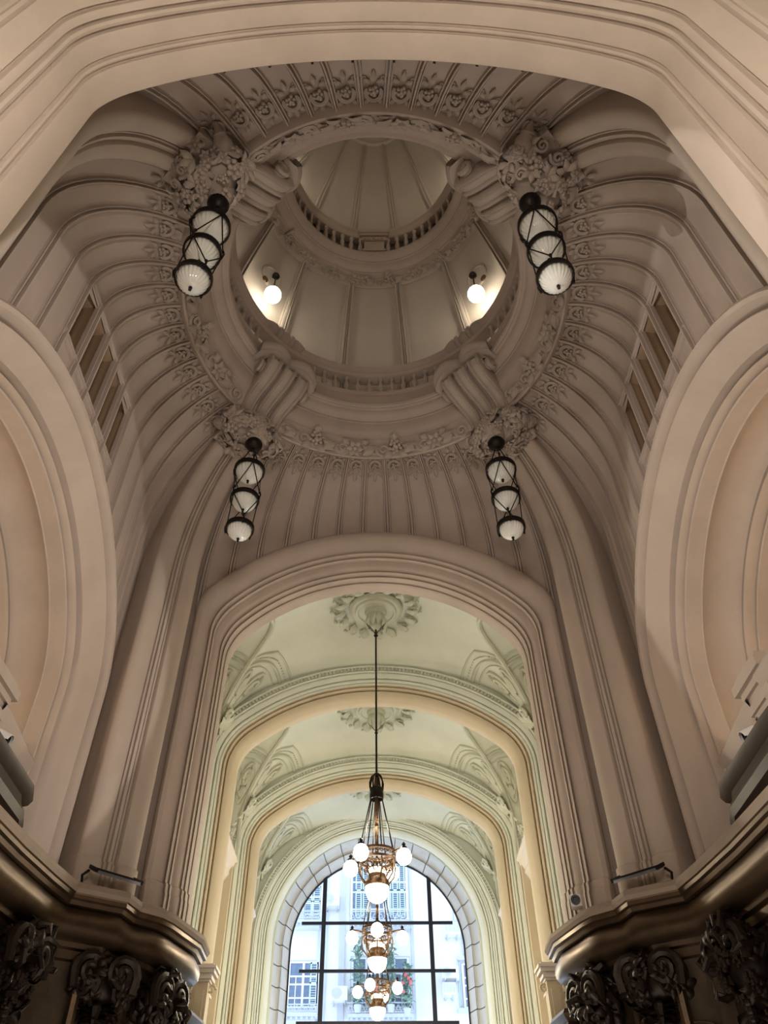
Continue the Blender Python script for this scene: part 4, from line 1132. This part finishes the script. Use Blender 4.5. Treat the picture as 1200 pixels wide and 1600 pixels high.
FULL = PATH + [(x, 18.8 - y) for x, y in PATH[-2::-1]]
for sx in (-1, 1):
    side = 'right' if sx > 0 else 'left'
    root = empty('bronze_cornice', (0, 0, 0), kind='structure', label='brown bronze cornice under the piers and balcony on the %s' % side)
    make('top_slab', sweep_plan(FULL, [(-1.6, 4.66), (-.10, 4.62), (-.02, 4.58), (0, 4.50), (-.03, 4.44)], sx), 'slab', root, smooth=25)
    make('fascia', sweep_plan(FULL, [(-.03, 4.44), (-.05, 4.42), (-.05, 4.36), (-.10, 4.34), (-.12, 4.28), (-.20, 4.27)], sx), 'bronze', root, smooth=25)
    make('torus', sweep_plan(FULL, [(-.20, 4.27), (-.15, 4.22), (-.12, 4.12), (-.13, 4.0), (-.20, 3.90), (-.32, 3.84), (-.40, 3.83)], sx), 'bronze', root, smooth=60)
    make('lower_fillet', sweep_plan(FULL, [(-.40, 3.83), (-.42, 3.76), (-.50, 3.74), (-.52, 3.62), (-.60, 3.60)], sx), 'bronze', root, smooth=25)
    wr = empty('wall_cladding_' + side, (0, 0, 0), kind='structure', label='dark bronze clad pier base below the cornice on the %s' % side)
    ff = FULL
    for i in range(len(ff) - 1):
        mb = sweep_plan(ff, [(-.60, 3.62), (-.62, FL)], sx); n = 2
        one = MB(); one.v = mb.v[i * n:i * n + 4]; one.f = [(0, 1, 3, 2)]
        make('cladding_panel', one, 'panel', wr, smooth=0)
    for i in (2, 4, 6, 8):
        x, y = ff[i]
        make('corner_bead', MB().tube([(sx * (x + .62), y + .2, 3.6), (sx * (x + .62), y + .2, FL)], .09, 8), 'bronze', wr)
    # gallery ledge beyond the arch
    make('bronze_ledge', sweep_plan([(3.55, 21.4), (3.50, 19.2), (3.35, 17.6), (3.45, 16.7), (4.4, 16.6)], [(-1.5, 3.62), (-.05, 3.60), (0, 3.52), (-.04, 3.45), (-.10, 3.40), (-.04, 3.25), (-.12, 3.10), (-.3, 3.02), (-.35, 2.9), (-.4, FL)], sx),
         'bronze', kind='structure', smooth=30, label='lower bronze ledge inside the gallery on the %s' % side)
    # stone newel with capital in the gallery
    for k_, (xx, yy, zt) in enumerate(((3.92, 19.6, 4.95), (4.25, 20.85, 4.75))):
        nr = empty('newel_post', (sx * xx, yy, 3.6), cat='newel post', label='%s cream stone newel post on the gallery ledge at the %s' % (('larger', 'smaller')[k_], side))
        h = zt - 3.6; w = .17 if k_ == 0 else .13
        make('shaft', MB().box((-w, -w, 0), (w, w, h - .22)), 'galstone', nr, smooth=0)
        make('panel', MB().box((-w * .55, -w - .02, .15), (w * .55, -w, h - .4)), 'galstone', nr, smooth=0)
        cp = MB()
        for z0, z1, e in ((-.24, -.19, .03), (-.19, -.12, .07), (-.12, -.08, .05), (-.08, .0, .12), (0, .06, .16), (.06, .1, .10)): cp.box((-w - e, -w - e, h + z0), (w + e, w + e, h + z1))
        make('capital', cp, 'cornwhite', nr, smooth=0)
        make('rail', MB().box((-w * .8 if sx < 0 else -.0, 0, h - .2), (.0 if sx < 0 else w * .8, .85, h - .02)), 'cornwhite', nr, smooth=0)
        sc = MB(); sc.spiral(Matrix.Translation((-sx * (w + .06), -.02, h - .36)) @ Matrix.Rotation(R(90), 4, 'X'), .10, 1.4, .03, 12); make('scroll', sc, 'galstone', nr)

    # carved bronze groups under the cornice
    OR = [((3.72, 15.12, 3.28), (-.9, -.35), (.34, .38, .50), 56, .17, 'spiky carved bronze bracket at the gallery corner of the %s pier'),
          ((4.42, 13.98, 3.36), (-.57, -.82), (.30, .46, .34), 56, .16, 'carved bronze garland with roses in the middle of the %s pier'),
          ((5.20, 12.35, 3.22), (-.97, -.2), (.34, .44, .50), 58, .17, 'carved bronze fruit group under the balcony end on the %s'),
          ((5.05, 10.3, 3.1), (-1, 0), (.40, .55, .62), 40, .2, 'carved bronze group under the middle of the balcony on the %s')]
    for j, (p, f, rad, n_, s_, lab) in enumerate(OR):
        if j == 3: continue
        ang = atan2(f[1], f[0] * sx)
        root = empty('bronze_carving', (sx * p[0], p[1], p[2]), ang, cat='carving', group='dark bronze carvings under the cornice', label=lab % side)
        rgx = random.Random(40 + j)
        make('core', MB().ball((-.12, 0, 0), 1, 14, 8, (rad[0] * .85, rad[1] * .9, rad[2] * .85)), 'dark', root)
        kinds = ['leaf', 'scroll', 'horn', 'scroll'] if j == 0 else (['leaf', 'scroll', 'flower', 'scroll'] if j == 1 else ['leaf', 'grape', 'scroll', 'horn', 'grape'])
        for k_, mb in swarm(rgx, n_, (-.05, 0, 0), rad, kinds, s_, .72, (1, 0, -.2)).items(): make(NM[k_], mb, 'dark', root, kind='stuff')
        # hanging tail
        tail = MB()
        for q in range(9):
            z = -rad[2] - (.035 if j == 1 else .10) * q; w = .26 * (1 - q / 10)
            tail.leaf(Matrix.Translation((.05, w * .3 * (-1) ** q, z)) @ Matrix.Rotation(R(90 * (-1) ** q), 4, 'Z') @ Matrix.Rotation(R(35), 4, 'Y'), w + .08, .10, .5)
            tail.ball((.05, 0, z), .09 * (1 - q / 12), 7, 5)
        make('tail', tail, 'dark', root, kind='stuff')
        big = MB()
        for sy in (-1, 1): big.spiral(Matrix.Translation((rad[0] * .6, sy * rad[1] * .55, rad[2] * .35)) @ Matrix.Rotation(R(90), 4, 'Y') @ Matrix.Rotation(R(90), 4, 'Z') @ Matrix.Scale(sy, 4, (1, 0, 0)), .26, 1.6, .075, 20, tail=.25, seg=7)
        make('volute', big, 'dark', root)

    # niche balcony: stone rail, posts and fluted staves
    bl = empty('niche_balustrade', (sx * 6.68, CY, ZC), cat='balustrade', label='stone balcony rail with fluted staves inside the arch on the %s' % side)
    rp = [(-.05, 2.05), (-.22, 2.08), (-.26, 2.16), (-.20, 2.24), (-.26, 2.30), (-.30, 2.38), (-.26, 2.44), (-.14, 2.47), (-.12, 2.55), (.10, 2.55), (.22, 2.44), (.2, 2.05), (-.05, 2.05)]
    rp = [(q * 1.45, 1.72 + (z - 2.05) * 1.6) for q, z in rp]
    ys = [3.9, 3.4, 2.9, 2.4, 2.05]; bow = [0, 0, .02, .03, .03]
    for m_ in (1, -1):
        rows = [[(sx * q + sx * -bw, m_ * y, z + .05 * (4 - k_) * -1 + .1) for q, z in rp] for k_, (y, bw) in enumerate(zip(ys, bow))]
        make('handrail', MB().grid(rows), 'pier', bl, smooth=35)
        po = MB()
        for z0, z1, e in ((0, 2.0, 0), (2.0, 2.10, .05), (2.10, 2.25, .10), (2.25, 2.40, .06), (2.40, 2.52, .12), (2.52, 2.70, .20), (2.70, 2.80, .14)):
            po.box((-.31 - e, m_ * 1.72 - .34 - e, z0), (.31 + e, m_ * 1.72 + .34 + e, z1))
        make('post', po, 'pier', bl, smooth=0)
        for k_, y in enumerate(np.linspace(3.75, 2.25, 7)):
            bw = np.interp(-y, [-q for q in ys], bow)
            make('stave', MB().tube([(-sx * (bw + .05), m_ * y, .2), (-sx * (bw + .12), m_ * y, 1.0), (-sx * (bw + .08), m_ * y, 1.75)], [.10, .10, .085], 8), 'pier', bl)
        rgx = random.Random(9); lf = MB()
        for i in range(16):
            y = 2.2 + i * .1
            lf.leaf(Matrix.Translation((-sx * .26, m_ * y, 1.68)) @ Matrix.Rotation(rgx.uniform(0, 6), 4, 'X'), .2, .08, .5); lf.ball((-sx * .24, m_ * y, 1.66), .07, 6, 4)
        make('leaf_frieze', lf, 'orn', bl)
    rows = [[(sx * q - sx * .05, y, z + .22) for q, z in rp] for y in (-1.5, -.7, 0, .7, 1.5)]
    make('handrail', MB().grid(rows), 'pier', bl, smooth=35)
    make('parapet', MB().box((-.1, -3.9, 0), (.1, 3.9, 1.8)), 'pier', bl, smooth=0)
    make('balcony_front', sweep_plan([(6.2, CY + 2.45), (5.45, CY + 2.45), (5.25, CY + 1.9), (5.2, CY), (5.25, CY - 1.9), (5.45, CY - 2.45), (6.2, CY - 2.45)],
         [(-.6, 5.50), (-.08, 5.48), (0, 5.40), (-.05, 5.30), (-.14, 5.24), (-.10, 5.10), (-.02, 4.98), (-.06, 4.86), (-.2, 4.80), (-.3, 4.66)], sx), 'darkbronze', kind='structure', smooth=35,
         label='bowed bronze balcony front under the side arch on the %s' % side)

    # floodlight lying on the cornice in front of the pier shafts
    d = Vector((sx * .7071, .7071)); c0 = (sx * 4.52, CY + 4.46, 4.98)
    fl = empty('floodlight', c0, atan2(d.y, d.x), cat='floodlight', label='flat grey floodlight panel lying on the cornice of the %s pier' % side)
    tl = Matrix.Rotation(R(-25), 4, 'Y')
    make('casing', MB().box((-.16, -.43, -.03), (.16, .43, .03), tl), 'grey', fl, smooth=0)
    make('frame', MB().box((-.18, -.45, -.015), (.18, -.42, .045), tl).box((-.18, .42, -.015), (.18, .45, .045), tl).box((-.18, -.45, .02), (-.15, .45, .05), tl), 'iron', fl, smooth=0)
    make('bracket', MB().tube([(.1, -sx * .46, 0), (.1, -sx * .56, -.10), (.12, -sx * .5, -.34)], .025, 6), 'iron', fl)

    # cameras
    cm = empty('bullet_camera', (sx * 6.2, 11.15, 6.2), 0, cat='security camera', label='white bullet security camera fixed to the balcony rail on the %s' % side)
    Bm = basis((0, 0, 0), (-sx * .9, .25, -.35), (0, 0, 1)) @ Matrix.Scale(1.4, 4)
    make('housing', MB().lathe([(0, -.2), (.07, -.2), (.085, -.17), (.085, .16), (.095, .2), (.095, .24)], 14, mat=Bm), 'white', cm)
    make('visor', MB().lathe([(.10, .1), (.105, .1), (.105, .27), (.10, .27)], 14, a0=-pi / 2, a1=pi / 2, mat=Bm), 'white', cm)
    make('lens', MB().lathe([(.095, .24), (.08, .22), (.05, .23), (.04, .21), (0, .21)], 14, mat=Bm), 'black', cm)
    make('mount', MB().tube([Bm @ Vector((-.02, 0, -.18)), Bm @ Vector((0, 0, -.32)), (sx * .34, -.08, .02)], .045, 7), 'white', cm)
cm = empty('box_camera', (3.60, 14.85, 4.86), R(-14), cat='security camera', label='small white box camera on the jamb plinth beside the right pier')
make('housing', MB().box((-.10, -.05, -.10), (.10, .16, .10)), 'white', cm, smooth=0)
make('lens', MB().lathe([(.085, .0), (.085, .03), (.05, .03), (.045, .01), (0, .01)], 16, mat=Matrix.Translation((0, -.05, 0)) @ Matrix.Rotation(R(90), 4, 'X')), 'black', cm)
# oval plaque on the right pier
pq = empty('oval_plaque', (4.82, 13.69, 2.50), atan2(-.82, -.57), cat='plaque', label='oval bronze plaque with a raised rim low on the right pier')
mm = Matrix.Rotation(R(90), 4, 'Y')
mb = MB().lathe([(0, .03), (.36, .03), (.38, .06), (.42, .06), (.44, .02), (.44, -.02)], 32, mat=mm); mb.v = [(x, y, z * .62) for x, y, z in mb.v]
make('disc', mb, 'bronze', pq)
